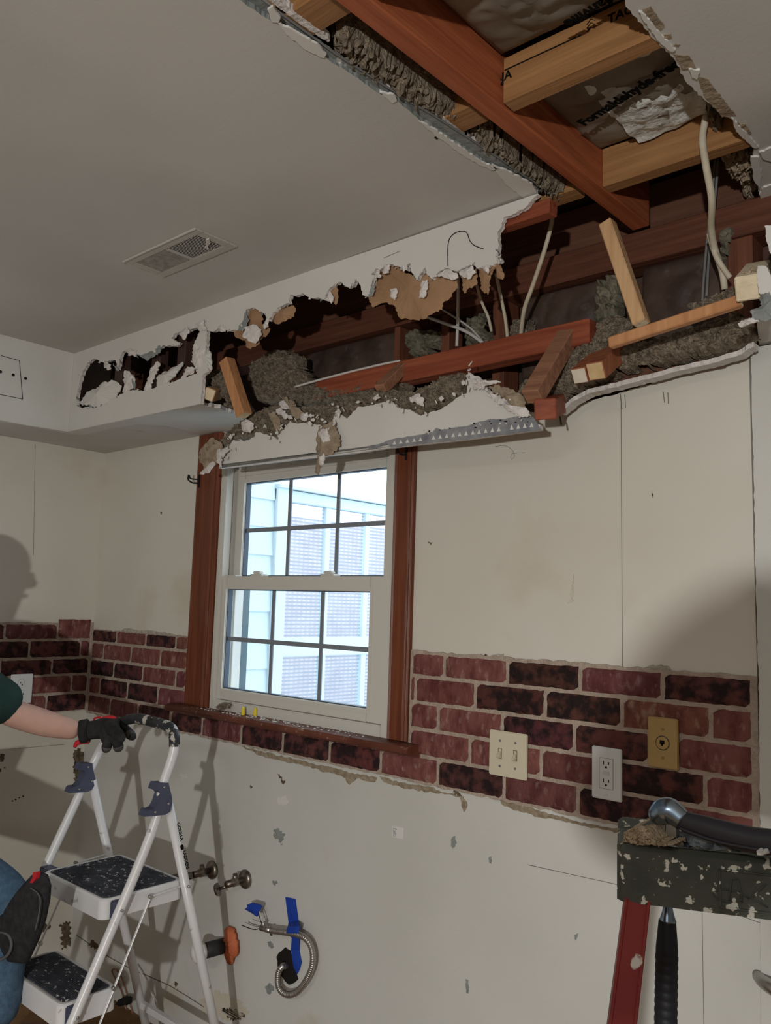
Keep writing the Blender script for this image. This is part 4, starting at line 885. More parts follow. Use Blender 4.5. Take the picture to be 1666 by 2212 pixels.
bm = NB(); slab(bm, [[AZ(u, v, zv-.007) for u, v in jag([(444,520),(452,516),(455,526),(449,532),(452,540),(442,536),(446,528)], .8, 4, True)]], (0,0,.003), 0, 0, 0); link('paint_scrap', bm, frosty, vent)
fix(vent)
for u, v, s in ((497,431,1.6), (505,414,1), (1068,292,2.2), (1075,296,1.6)):
    mark('ceiling_speck', [(u-s,v-s*.6),(u+s*.5,v-s),(u+s,v+s*.6),(u-s*.5,v+s)], frosty if v > 400 else dark, ceil, 2, H-.001, .2, 0) if 0 else None
bm = NB(); slab(bm, [[AZ(u, v, H-.001) for u, v in [(938,298),(946,292),(950,296),(944,302)]]], (0,0,.0008), 0, 0, 0); link('ceiling_nick', bm, dark, ceil)

# ================================================================== PLUMBING AND CONDUIT ON THE LOWER WALL
def valve(c, ang, label, long=False):
    x, z = c; t = empty('shutoff_valve', (x,0,z), label, 'valve')
    bm = NB(); tube(bm, [(x,-.002,z),(x,-.008,z),(x,-.014,z),(x,-.018,z)], [.030,.030,.024,.012], 28, 1); link('escutcheon', bm, valvem, t, smooth=True)
    bm = NB(); tube(bm, [(x,-.016,z),(x,-.034,z),(x,-.036,z),(x,-.055,z),(x,-.057,z),(x,-.082,z)], [.011,.011,.014,.014,.012,.011], 12, 1)
    tube(bm, [(x,-.045,z+.004),(x-.004,-.045,z+.026)], [.009,.007], 10, 1)
    if long: tube(bm, [(x,-.08,z),(x-.01,-.13,z+.004),(x-.03,-.17,z)], .009, 10, 4)
    link('valve_body', bm, valvem, t, smooth=True)
    bm = NB(); tube(bm, [(x-.006,-.070,z-.008),(x-.030,-.085,z-.020)], [.006,.005], 10, 1); link('valve_stem', bm, valvem, t)
    bm = NB(); n0 = Vector((-.75,-.5,-.35)).normalized(); p_ = Vector((x-.032,-.087,z-.021)); tube(bm, [p_, p_+n0*.008], [.021,.019], 20, 1); link('valve_handle', bm, valvem, t, smooth=True)
    fix(t)
a = AY(455,1880,-.01); b = AY(527,1900,-.01)
valve((a.x,a.z), 0, 'dark chrome water shutoff valve nearer the white ladder leg', True); valve((b.x,b.z), 0, 'dark chrome water shutoff valve right of its twin')
c = AY(497,2040,-.0); dp = empty('drain_pipe', (c.x,0,c.z), 'black drain pipe stub with a white round cap and orange rag', 'pipe')
e = Vector((c.x-.01,-.115,c.z+.004)); bm = NB(); cyl(bm, (c.x,.01,c.z), e, .024, seg=26); link('pipe', bm, black, dp, smooth=False)
bm = NB(); d_ = (e-Vector((c.x,.01,c.z))).normalized(); tube(bm, [e-d_*.01, e+d_*.012, e+d_*.020, e+d_*.024], [.031,.031,.024,.006], 30, 1); link('pipe_cap', bm, pvc, dp, smooth=True)
fix(dp)
bm = NB(); P = [AY(u, v, -.02) for u, v in jag([(484,2008),(490,2002),(500,2006),(506,2020),(510,2045),(510,2062),(503,2070),(497,2085),(490,2080),(487,2060),(486,2040)], 1.5, 5, True)]
cc = sum(P, Vector())/len(P)+Vector((0,-.014,0)); vs = [bm.verts.new(p) for p in P]; cv = bm.verts.new(cc)
mids = [bm.verts.new(p.lerp(cc, .5)+Vector((0, -.006+.008*random.uniform(-1,1), 0))) for p in P]
for i in range(len(vs)): j = (i+1) % len(vs); bm.faces.new((vs[i], vs[j], mids[j], mids[i])); bm.faces.new((mids[i], mids[j], cv))
r = bmesh.ops.extrude_face_region(bm, geom=bm.faces[:])
for g in r['geom']:
    if isinstance(g, bmesh.types.BMVert): g.co.y += .012
link('orange_rag', bm, orange, label='crumpled orange rag stuffed around the drain pipe', cat='rag', smooth=True)
# hole and conduit
Q = lambda a_, b_, y: AY(380+a_/3.936, 1650+b_/3.936, y)
bm = NB(); slab(bm, [[Q(a_, b_, -.0035) for a_, b_ in jag([(880,1600),(930,1560),(975,1590),(1000,1700),(1040,1830),(1010,1860),(960,1880),(900,1810),(865,1720),(855,1640)], 5, 20, True)]], (0,.002,0), 0, 0, 0); link('wall_hole', bm, dark, label='dark ragged hole in the lower wall behind the metal conduit', cat='hole')
cond = empty('flexible_conduit', Q(940,1720,0), 'silver flexible metal conduit looped out of the dark wall hole', 'conduit')
path = smooth_path([Q(945,1715,.0), Q(905,1725,-.03), Q(870,1790,-.035), Q(875,1900,-.035), Q(940,1960,-.035), Q(1030,1940,-.035), Q(1110,1840,-.04), Q(1160,1720,-.04), Q(1160,1590,-.04), Q(1110,1490,-.04), Q(1020,1445,-.04), Q(920,1430,-.04), Q(810,1415,-.04)], 14)
tot = 0; cum = [0]
for i in range(1, len(path)): tot += (path[i]-path[i-1]).length; cum.append(tot)
N = int(tot/.0016); pp = []
for k in range(N+1):
    d_ = tot*k/N; i = max(j for j in range(len(cum)) if cum[j] <= d_+1e-9); i = min(i, len(path)-2); t = (d_-cum[i])/max(1e-9, cum[i+1]-cum[i]); pp.append(path[i].lerp(path[i+1], t))
bm = NB(); tube(bm, pp, (lambda t: .0088+.0011*math.sin(t*tot/.0064*2*math.pi)), 14, 1); link('conduit_hose', bm, conduit, cond, smooth=True)
bm = NB(); e = Q(810,1415,-.04); f = Q(725,1395,-.04); tube(bm, [e, f], [.0095,.0088], 14, 1); tube(bm, [Q(815,1380,-.04), Q(812,1460,-.042)], .004, 8, 1); tube(bm, [f, Q(750,1350,-.042)], [.006,.006], 10, 1); link('conduit_connector', bm, steel, cond, smooth=True)
for k, l in enumerate(([(720,1395),(680,1408),(630,1400),(580,1380),(560,1372)], [(722,1385),(690,1370),(650,1360),(620,1345)], [(735,1370),(720,1330),(705,1280),(700,1255)], [(750,1370),(735,1330),(722,1290),(705,1250)])):
    bm = NB(); tube(bm, [Q(a_, b_, -.042-.004*k) for a_, b_ in l], .0014, 6, 5); link('wire', bm, [dark, gcab, dark, wcab][k], cond)
fix(cond)
def tape(l, y, label, wob=.002):
    bm = NB(); P = [Q(a_, b_, y) for a_, b_ in l]; slab(bm, [P], (0,.0012,0), 0, 0, 0, wob=wob); link('painters_tape', bm, blue, label=label, cat='tape')
bm = NB()
segs = [((930,1132),(1016,1148),-.003), ((958,1350),(1040,1330),-.006), ((950,1385),(1054,1385),-.050), ((940,1440),(1042,1440),-.050), ((985,1480),(1045,1470),-.02), ((978,1580),(1052,1590),-.003), ((1000,1730),(1068,1690),-.006), ((1030,1790),(1052,1750),-.006)]
rows = [(bm.verts.new(Q(*a_, y)), bm.verts.new(Q((a_[0]+b_[0])/2, (a_[1]+b_[1])/2, y-.001)), bm.verts.new(Q(*b_, y))) for a_, b_, y in segs]
for i in range(len(rows)-1):
    for k in range(2): bm.faces.new((rows[i][k], rows[i][k+1], rows[i+1][k+1], rows[i+1][k]))
r = bmesh.ops.extrude_face_region(bm, geom=bm.faces[:])
for g in r['geom']:
    if isinstance(g, bmesh.types.BMVert): g.co.y += .0008
link('painters_tape', bm, blue, label='long strip of blue tape holding the conduit to the wall', cat='tape')
bm = NB(); P = [Q(a_, b_, -.055) for a_, b_ in [(592,1235),(612,1215),(606,1196),(640,1184),(700,1200),(716,1216),(708,1250),(690,1298),(640,1275)]]
c_ = sum(P, Vector())/len(P)+Vector((0,-.006,0)); vs = [bm.verts.new(p+Vector((0,random.uniform(-.004,.004),0))) for p in P]; cv = bm.verts.new(c_)
for i in range(len(vs)): bm.faces.new((vs[i], vs[(i+1)%len(vs)], cv))
r = bmesh.ops.extrude_face_region(bm, geom=bm.faces[:])
for g in r['geom']:
    if isinstance(g, bmesh.types.BMVert): g.co.y += .006
link('painters_tape', bm, blue, label='crumpled blue tape flag wrapped on the wire ends', cat='tape')
# pipe stub at the right edge
bm = NB(); a = AY(1640,2118,-.02); tube(bm, [AY(1636,2108,-.014), AY(1650,2122,-.03), AY(1672,2136,-.045), AY(1700,2150,-.05)], [.010,.013,.014,.014], 12, 4); link('pipe_stub', bm, steel, label='worn pale pipe stub on the wall at the right edge', cat='pipe', smooth=True)
# loose thin wire loops low in the corner
bm = NB(); tube(bm, [AY(u, v, -.01) for u, v in [(275,2190),(262,2140),(246,2108),(242,2096),(250,2094),(262,2110),(275,2150),(290,2200)]], .0028, 8); link('wire_loop', bm, brnP, label='thin brown wire loop against the wall low in the corner', cat='wire')
bm = NB(); tube(bm, [AY(u, v, -.02) for u, v in [(295,2085),(310,2110),(330,2150),(345,2190),(350,2215)]], .003, 8); link('hanging_wire', bm, wcab, label='thin pale wire hanging behind the rear ladder leg', cat='wire')
bm = NB(); fluff(bm, [(255,2160),(268,2150),(282,2156),(280,2172),(262,2176)], 1, -.05, .02, .005, -1, .01, .01); link('dark_debris', bm, dark, label='dark lump of debris on the floor in the corner', cat='debris', kind='stuff')

# ================================================================== WHITE STEP LADDER
lad = empty('step_ladder', (1.03,-.5,0), 'white metal folding step ladder with two dark treads, held by the gloved hand', 'ladder')
XR, XL_ = 1.21, .78; TR = .0135
ry = lambda z: -.545+(z-.68)*.468     # front rail
by = lambda z: -.331-(z-.68)*.31      # rear leg
hand = [AX(352,1696,XR), AX(366,1655,XR), AX(376,1618,XR), AX(376,1590,1.205), AX(367,1571,1.18), AX(330,1559,1.09), AX(292,1552,1.00), AX(262,1562,.91), AX(238,1588,.84), AX(220,1612,.795), AX(205,1642,XL_), AX(187,1680,XL_)]
def leg_pts(x, z0, z1, fn, n=2): return [Vector((x, fn(z0+(z1-z0)*i/(n-1)), z0+(z1-z0)*i/(n-1))) for i in range(n)]
bm = NB(); tube(bm, [Vector((XR,ry(.004),.004)), Vector((XR,ry(.45),.45)), Vector((XR,ry(.85),.85))]+hand+[Vector((XL_,ry(.85),.85)), Vector((XL_,ry(.45),.45)), Vector((XL_,ry(.004),.004))], TR, 18, 8)
link('front_frame', bm, whitem, lad, smooth=True)
bm = NB(); tube(bm, [AX(377,1612,1.209), AX(377,1600,1.208)]+hand[3:9]+[AX(228,1600,.815)], TR+.0022, 18, 8); link('hand_grip', bm, gripm, lad, smooth=True, label='black grip sleeve splashed with pale paint')
for x in (XR-.004, XL_+.004):
    bm = NB(); cyl(bm, (x,by(.004),.004), (x,by(.93),.93), TR, seg=18); r_ = link('leg', bm, whitem, lad, smooth=True)
    bm = NB(); cyl(bm, (x,by(0),0), (x,by(.03),.03), TR+.004, seg=18); link('rubber_foot', bm, black, r_)
    bm = NB(); cyl(bm, (x,ry(0),0), (x,ry(.03),.03), TR+.004, seg=18); link('rubber_foot', bm, black, lad)
bm = NB(); obox(bm, (XL_,by(.18),.18), (XR,by(.18),.18), .02, .02); link('cross_bar', bm, whitem, lad)
Z2 = lambda a_, b_: (140+a_/5.95, 1520+b_/5.95)
hr = [(1190,1018),(1335,1018),(1345,1060),(1375,1190),(1380,1290),(1350,1390),(1290,1430),(1030,1455),(1060,1380),(1085,1360),(1120,1365),(1165,1345),(1200,1290),(1245,1160),(1215,1125),(1155,1110)]
hl = [(225,768),(350,768),(365,850),(395,960),(385,1050),(340,1110),(290,1135),(60,1150),(85,1090),(110,1070),(160,1065),(215,1010),(262,890),(240,855),(185,855)]
for l, x, m, rv in ((hr, XR+.017, navy, [(1330,1285),(1275,1075),(1160,1395)]), (hl, XL_+.017, navy, [(343,995),(298,815),(185,1100)])):
    bm = NB(); slab(bm, [[AX(*Z2(a_, b_), x) for a_, b_ in l]], (-.034,0,0), 0, 0, 0); bmesh.ops.bevel(bm, geom=bm.edges[:], offset=.001, segments=1, affect='EDGES') if 0 else None
    h_ = link('hinge_bracket', bm, m, lad, label='dark plastic hinge bracket')
    for a_, b_ in rv:
        p = AX(*Z2(a_, b_), x); bm = NB(); cyl(bm, p+Vector((-.001,0,0)), p+Vector((.003,0,0)), .004, .003, 12); link('rivet', bm, steel, h_)
def step(x0, x1, y0, y1, z, hh):
    bm = NB(); n = 8; r = .022; pts = []
    for cx_, cy_, a0 in ((x1-r,y1-r,0), (x0+r,y1-r,90), (x0+r,y0+r,180), (x1-r,y0+r,270)):
        for k in range(n+1): a = math.radians(a0+90*k/n); pts.append((cx_+r*math.cos(a), cy_+r*math.sin(a)))
    rings = []
    for dz, ins in ((-hh,.0),(-hh*.3,.0),(-.004,.0),(0,.004),(0,.010),(-.003,.013)):
        rings.append([bm.verts.new((px_+(-ins if px_ > (x0+x1)/2 else ins), py_+(-ins if py_ > (y0+y1)/2 else ins), z+dz)) for px_, py_ in pts])
    for i in range(len(rings)-1):
        for k in range(len(pts)): bm.faces.new((rings[i][k], rings[i][(k+1)%len(pts)], rings[i+1][(k+1)%len(pts)], rings[i+1][k]))
    bm.faces.new(rings[-1]); o = link('step', bm, whitem, lad)
    bm = NB(); box(bm, (x0+.018,y0+.018,z-.004), (x1-.018,y1-.016,z+.0015), .001)
    for k in range(int((y1-y0-.04)/.006)): box(bm, (x0+.02,y0+.022+k*.006,z+.0012), (x1-.02,y0+.0245+k*.006,z+.0026))
    link('tread_mat', bm, padm, o)
    return o
s1 = step(.852, 1.193, -.590, -.330, .702, .052)
s2 = step(.852, 1.193, -.690, -.525, .467, .058)
s3 = step(.852, 1.193, -.800, -.635, .232, .058)
for z, y in ((.675,-.548), (.44,-.657), (.205,-.767)):
    for x, ww in ((XR-.016,.006), (XL_+.042,.032)):
        bm = NB(); box(bm, (x-ww,y-.018,z-.026), (x+ww,y+.018,z+.022), .003); link('step_bracket', bm, navy, lad)
    bm = NB(); cyl(bm, (XR+.012,y,z), (XR+.017,y,z), .0045, .0035, 12); link('rivet', bm, steel, lad)
bm = NB(); cyl(bm, (XR+.008,by(.69),.69), (XR+.0165,by(.69),.69), .0045, .0035, 12); link('rivet', bm, steel, lad)
for x, s_ in ((XR-.008,1), (XL_+.008,-1)):
    A1 = AX(325,1937,XR-.008); A2 = AX(246,2135,XR-.008); dx_ = Vector((x-(XR-.008),0,0))
    bm = NB(); obox(bm, A1+dx_, A2+dx_, .003, .008, (1,0,0), .001); obox(bm, A2+dx_, A2+dx_+(A2-A1)*.8, .003, .008, (1,0,0), .001); bc = link('folding_brace', bm, whitem, lad)
    bm = NB(); obox(bm, A1+dx_, Vector((x,by(.69),.69)), .003, .008, (1,0,0), .001); link('folding_brace', bm, whitem, lad)
    for q in (A1, A2):
        bm = NB(); cyl(bm, q+dx_+Vector((-.004,0,0)), q+dx_+Vector((.005,0,0)), .006, seg=14); link('rivet', bm, steel, bc)
bm = NB(); t0 = Vector((XR+.0099,by(.885)+.006,.885)); t1 = Vector((XR+.0099,by(.70)+.006,.70)); dd = (t1-t0).normalized(); uu = Vector((0,1,0)); uu = (uu-dd*uu.dot(dd)).normalized()
text_mesh(bm, 'GORILLA', .0135, t0+dd*.012, dd, uu, .0004, .0004); text_mesh(bm, 'LADDERS', .0135, t0+dd*.098, dd, uu, .0004, .0004); obox(bm, t0+dd*.078, t0+dd*.092, .0006, .009, uu)
link('lettering', bm, inkm, lad)
fix(lad)

# ================================================================== PERSON
def skinned(name, V, E_, m, parent, root=0, sub=2):
    me = D.meshes.new(name); me.from_pydata([Vector(v[0]) for v in V], E_, []); me.materials.append(m)
    o = D.objects.new(name, me); COL.objects.link(o); o.parent = parent
    md = o.modifiers.new('Skin', 'SKIN'); sv = me.skin_vertices[0].data if me.skin_vertices else None
    if sv is None:
        bpy.context.view_layer.objects.active = o
    for i, v in enumerate(V):
        r = v[1] if isinstance(v[1], tuple) else (v[1], v[1]); me.skin_vertices[0].data[i].radius = r; me.skin_vertices[0].data[i].use_root = (i == root)
    md.use_smooth_shade = True
    s = o.modifiers.new('Subdivision', 'SUBSURF'); s.levels = sub; s.render_levels = sub
    return o
per = empty('person', (.62,-1.0,0), 'person in dark green shirt and jeans with knee pad, gloved hand gripping the step ladder', 'person')
wr = Vector((.838,-.520,1.098)); el = AY(18,1538,-.70); sh = Vector((el.x-.03,el.y-.22,1.335))
wr = AY(176,1580,-.505); md_ = AY(95,1562,-.60)
nk = Vector((sh.x-.0,-1.06,1.40)); hd = Vector((.70,-1.0,1.53))
hipc = Vector((.60,-1.08,.93)); kneeR = AY(42,1935,-.70); kneeR = kneeR+Vector((-.01,-.03,0)); ankR = AY(-8,2225,-.745); hipR = Vector((.68,-1.06,.90)); hipL = Vector((.50,-1.08,.90)); kneeL = Vector((.47,-1.05,.50)); ankL = Vector((.46,-1.10,.09))
shL = Vector((sh.x-.36,-1.02,1.33)); elL = Vector((sh.x-.42,-.98,1.07)); wrL = Vector((sh.x-.36,-.84,.90))
body = [(hipc,(.13,.10)), ((hipc+Vector((0,0,.18))),(.125,.095)), (Vector((.58,-1.06,1.28)),(.14,.10)), (nk,.055), (hd-Vector((0,0,.06)),.065), (hd+Vector((0,0,.02)),.088), (hd+Vector((0,0,.10)),.07),
        (sh,.055), (el,.044), (md_,.044), (wr,.030), (shL,.055), (elL,.042), (wrL,.028), (wrL+Vector((.01,.06,-.03)),.03),
        (hipR,.085), (kneeR,.058), (ankR,.04), (hipL,.085), (kneeL,.058), (ankL,.04)]
skinned('body', body, [(0,1),(1,2),(2,3),(3,4),(4,5),(5,6),(2,7),(7,8),(8,9),(9,10),(2,11),(11,12),(12,13),(13,14),(0,15),(15,16),(16,17),(0,18),(18,19),(19,20)], skin, per)
# face and hair (outside the picture, but throwing a shadow on the left wall)
bm = NB(); r = bmesh.ops.create_icosphere(bm, subdivisions=3, radius=1)
for v in bm.verts: v.co = Vector((v.co.x*.082, v.co.y*.098-.008, v.co.z*.105+.045))+hd+Vector((0,-.01,0)); 
link('hair', bm, hair, per, smooth=True)
bm = NB()
tube(bm, [hd+Vector((0,.08,.03)), hd+Vector((0,.112,-.005)), hd+Vector((0,.085,-.015))], [.008,.014,.010], 10, 4)
for s_ in (-1, 1):
    tube(bm, [hd+Vector((s_*.085,0,.02)), hd+Vector((s_*.095,-.01,0)), hd+Vector((s_*.085,-.005,-.03))], [.012,.014,.006], 8, 3)
link('nose_and_ears', bm, skin, per, smooth=True)
bm = NB(); tube(bm, [hd+Vector((-.025,.078,-.045)), hd+Vector((0,.088,-.048)), hd+Vector((.025,.078,-.045))], [.003,.007,.003], 8, 4); link('mouth', bm, redf, per, smooth=True)
for s_ in (-1, 1):
    bm = NB(); bmesh.ops.create_icosphere(bm, subdivisions=2, radius=.012)
    for v in bm.verts: v.co += hd+Vector((s_*.032,.076,.018))
    link('eye', bm, white_pl, per, smooth=True)
sl_e = AY(40,1532,-.665)
shirt = [(hipc+Vector((0,0,-.03)),(.155,.125)), (hipc+Vector((0,0,.18)),(.15,.12)), (Vector((.58,-1.06,1.28)),(.165,.125)), (nk+Vector((0,0,-.02)),.075), (sh,.08), (el+(sh-el)*.25,.078), (sl_e,.070), (shL,.08), (elL+Vector((0,0,.06)),.066)]
skinned('shirt', shirt, [(0,1),(1,2),(2,3),(2,4),(4,5),(5,6),(2,7),(7,8)], green, per)
hem = (sl_e-el).normalized()
bm = NB(); kv = kneeR-hipR
jn = [(hipc,(.15,.125)), (hipR,.11), (hipR.lerp(kneeR,.6),.092), (kneeR,.078), (kneeR.lerp(ankR,.12)+Vector((0,0,-.02)),.074), (kneeR.lerp(ankR,.5),.066), (ankR,.055), (hipL,.11), (kneeL,.078), (ankL,.06)]
bm.free()
skinned('jeans', jn, [(0,1),(1,2),(2,3),(3,4),(4,5),(5,6),(0,7),(7,8),(8,9)], jeans, per)
for a_ in (ankR, ankL):
    skinned('boot', [(a_+Vector((0,0,.02)),.055), (a_+Vector((0,-.01,-.035)),.048), (a_+Vector((.01,.10,-.045)),(.04,.035)), (a_+Vector((.012,.16,-.052)),(.035,.025))], [(0,1),(1,2),(2,3)], brnP, per)
# knee pad wrapped over the shin below the knee
kp = [(76,1884),(92,1892),(99,1915),(97,1945),(88,1990),(74,2030),(60,2060),(50,2082),(20,2078),(-20,2070),(-40,2000),(0,1975),(35,1960),(50,1945),(58,1915),(66,1893)]
kc = AY(40,2000,-.72)
def padshape(l, yc, bulge, m, name, parent, back=.10, wobv=0):
    P2 = [AY(u, v, yc) for u, v in l]; poly = [(p.x,p.z) for p in P2]; bm = NB(); V_ = {}
    x0, x1 = min(p[0] for p in poly), max(p[0] for p in poly); z0, z1 = min(p[1] for p in poly), max(p[1] for p in poly); c = .006
    cen = Vector(((x0+x1)/2, 0, (z0+z1)/2)); rim = [bm.verts.new(p) for p in P2]; layers = [rim]
    for t in (.12,.25,.42,.6,.8):
        layers.append([bm.verts.new(Vector((p.x+(cen.x-p.x)*t, yc-bulge*(1-(1-t)**2.4), p.z+(cen.z-p.z)*t))) for p in P2])
    for a_, b_ in zip(layers, layers[1:]):
        for i in range(len(P2)): j = (i+1) % len(P2); bm.faces.new((a_[i], a_[j], b_[j], b_[i]))
    bm.faces.new(layers[-1]); bk = [bm.verts.new(p+Vector((0,back,0))) for p in P2]
    for i in range(len(P2)): j = (i+1) % len(P2); bm.faces.new((rim[i], rim[j], bk[j], bk[i]))
    bm.faces.new(bk); o = link(name, bm, m, parent, smooth=True); return o
kpo = padshape(kp, -.75, .030, padb, 'knee_pad', per, .015)
bm = NB(); tube(bm, [AY(u, v, -.775) for u, v in [(-5,2015),(8,2014),(20,2022),(25,2040),(20,2058),(8,2070),(-5,2074)]], .004, 8); link('knee_pad_piping', bm, greyt, kpo)
bm = NB(); tube(bm, [AY(u, v, -.765) for u, v in [(66,1918),(80,1928),(87,1945),(84,1975),(76,2010)]], .0018, 6); tube(bm, [AY(u, v, -.765) for u, v in [(-10,1988),(10,1975),(30,1966),(42,1958)]], .0035, 6); link('knee_pad_piping', bm, greyt, kpo)
bm = NB(); slab(bm, [[AY(u, v, -.762) for u, v in [(71,1885),(80,1884),(77,1898),(70,1908),(64,1907),(70,1896)]]], (0,.01,0), 0, 0, 0); link('knee_pad_tab', bm, redf, kpo)
# glove: palm, cuff, four fingers and a thumb over the grip
G_ = lambda a_, b_, y: AY(*Z2(a_, b_), y)
gv = [(G_(205,380,-.50),.030), (G_(300,345,-.485),.031), (G_(420,330,-.46),.036), (G_(520,320,-.445),.036), (G_(600,300,-.435),.030),
      (G_(700,290,-.415),.0185), (G_(790,345,-.41),.0165), (G_(845,400,-.415),.0158), (G_(885,440,-.42),.011),      # index reaching right
      (G_(610,400,-.45),.019), (G_(675,490,-.455),.0175), (G_(690,560,-.45),.0165), (G_(688,610,-.445),.011),       # middle
      (G_(540,410,-.465),.0185), (G_(560,490,-.47),.0170), (G_(538,560,-.468),.0160), (G_(520,612,-.462),.0105),     # ring
      (G_(640,345,-.47),.019), (G_(700,400,-.478),.0160), (G_(735,450,-.475),.0145), (G_(730,490,-.468),.010),      # fourth finger in front
      (G_(430,280,-.44),.022), (G_(560,235,-.425),.019), (G_(660,225,-.40),.0165), (G_(715,235,-.385),.012)]        # thumb behind the bar
ge = [(0,1),(1,2),(2,3),(3,4),(4,5),(5,6),(6,7),(7,8),(3,9),(9,10),(10,11),(11,12),(3,13),(13,14),(14,15),(15,16),(4,17),(17,18),(18,19),(19,20),(2,21),(21,22),(22,23),(23,24)]
gl = skinned('work_glove', gv, ge, glove, per, root=2)
for i0, i1, i2 in ((6,7,8), (10,11,12), (14,15,16)):
    a_, b_, c_ = gv[i0], gv[i1], gv[i2]
    skinned('glove_fingertip', [(a_[0].lerp(b_[0],.55), a_[1]*1.0), (b_[0], b_[1]*1.06), (c_[0]+(c_[0]-b_[0])*.05, c_[1]*1.12)], [(0,1),(1,2)], gloveg, gl)
bm = NB(); tube(bm, [G_(205,365,-.503), G_(300,350,-.487)], [.036,.037], 20, 1); tube(bm, [G_(235,262,-.495), G_(300,258,-.485)], [.010,.012], 10, 1); link('glove_cuff', bm, glove, gl, smooth=True)
bm = NB(); tube(bm, [G_(375,215,-.455), G_(385,188,-.455), G_(450,175,-.45), G_(465,200,-.45), G_(520,190,-.44), G_(600,178,-.43), G_(660,190,-.42)], [.003,.003,.003,.005,.008,.007,.003], 8, 5); tube(bm, [G_(125,560,-.52), G_(160,505,-.515), G_(240,490,-.50), G_(310,498,-.49)], [.005,.008,.007,.004], 8, 5); link('glove_trim', bm, redf, gl, smooth=True)
bm = NB()
tube(bm, [sl_e+(sl_e-el).normalized()*-.004+Vector((0,0,0)), sl_e+(sl_e-el).normalized()*.012], [.0735,.0735], 28, 1, cap=False)
bm.free()
fix(per)

# the photographer behind the camera: only the shadow on the right wall is in the picture
LAMP = Vector((3.98,-3.75,1.38))
def Sh(u, v, y): S = AY(u, v, 0); return LAMP+(S-LAMP)*((y+3.75)/3.75)
ph = empty('person', (3.72,-2.36,0), 'person behind the camera in grey clothes, raised arm seen as soft shadow on right wall', 'person')
pw, pe = Sh(1625,1330,-1.98), Sh(1335,1800,-2.08); ps = Vector((3.50,-2.36,1.40)); ph_ = Vector((3.72,-2.36,1.62)); pc = Vector((3.72,-2.40,.93))
hm = Sh(1680,1250,-1.95)
skinned('body', [(pc,(.14,.11)), (pc+Vector((0,0,.2)),(.13,.1)), (pc+Vector((0,0,.38)),(.15,.1)), (ph_-Vector((0,0,.17)),.055), (ph_-Vector((0,0,.05)),.07), (ph_,.09), (ph_+Vector((0,0,.08)),.07), (ps,.055), (pe,.045), (pw,.032), (hm,.034), (Vector((3.94,-2.36,1.40)),.055), (Vector((3.99,-2.2,1.12)),.045), (Vector((3.62,-2.05,1.30)),.032), (pc+Vector((-.1,0,-.03)),.085), (pc+Vector((-.11,.02,-.45)),.058), (pc+Vector((-.12,0,-.86)),.042), (pc+Vector((.1,0,-.03)),.085), (pc+Vector((.11,.02,-.45)),.058), (pc+Vector((.12,0,-.86)),.042), (pc+Vector((-.12,.16,-.89)),.03), (pc+Vector((.12,.16,-.89)),.03)],
        [(0,1),(1,2),(2,3),(3,4),(4,5),(5,6),(2,7),(7,8),(8,9),(9,10),(2,11),(11,12),(12,13),(0,14),(14,15),(15,16),(16,20),(0,17),(17,18),(18,19),(19,21)], skin, ph)
skinned('jacket', [(pc+Vector((0,0,-.02)),(.17,.14)), (pc+Vector((0,0,.2)),(.16,.13)), (pc+Vector((0,0,.38)),(.175,.13)), (ps,.085), (pe,.070), (pe.lerp(pw,.8),.052), (Vector((3.94,-2.36,1.40)),.085), (Vector((3.99,-2.2,1.12)),.068), (Vector((3.70,-2.08,1.26)),.05)], [(0,1),(1,2),(2,3),(3,4),(4,5),(2,6),(6,7),(7,8)], greyt, ph)
skinned('jeans', [(pc,(.165,.135)), (pc+Vector((-.1,0,-.05)),.11), (pc+Vector((-.11,.02,-.45)),.08), (pc+Vector((-.12,0,-.84)),.06), (pc+Vector((.1,0,-.05)),.11), (pc+Vector((.11,.02,-.45)),.08), (pc+Vector((.12,0,-.84)),.06)], [(0,1),(1,2),(2,3),(0,4),(4,5),(5,6)], jeans, ph)
bm = NB(); bmesh.ops.create_icosphere(bm, subdivisions=3, radius=1)
for v in bm.verts: v.co = Vector((v.co.x*.09, v.co.y*.105-.015, v.co.z*.11+.05))+ph_
link('hair', bm, hair, ph, smooth=True)
fix(ph)

# ================================================================== RED LADDER WITH TOOLS
P0 = AY(1333,1822,-.86); P1 = AZ(1666,1857,P0.z); rx_ = (P1-P0).normalized(); ryv = Vector((0,0,1)).cross(rx_).normalized()
LP = lambda a_, b_, c_: P0+rx_*a_+ryv*b_+Vector((0,0,c_))     # along front, back, up
rl = empty('red_step_ladder', (P0.x,P0.y,0), 'red step ladder with dark paint-speckled top cap at the right edge', 'ladder')
LC, WC, HC = .43, .15, .068
bm = NB()
prof = [(0,-HC),(0,-.006),(.006,0),(.012,0),(.016,-.010),(WC-.016,-.010),(WC-.012,0),(WC-.006,0),(WC,-.006),(WC,-HC)]
secs = []
for a_, ins, dz in ((0,.010,-.004),(.006,.002,0),(.016,0,0),(LC-.016,0,0),(LC,.008,-.004)):
    secs.append([bm.verts.new(LP(a_, min(max(y_, ins), WC-ins), z_+(dz if z_ > -HC else 0))) for y_, z_ in prof])
for i in range(len(secs)-1):
    for k in range(len(prof)): j = (k+1) % len(prof); bm.faces.new((secs[i][k], secs[i+1][k], secs[i+1][j], secs[i][j]))
bm.faces.new(secs[0]); bm.faces.new(secs[-1]); cap = link('top_cap', bm, capm, rl)
bm = NB()
fa = lambda a_, c_: LP(a_, -.0012, c_)
fr0, fr1 = .117, .30
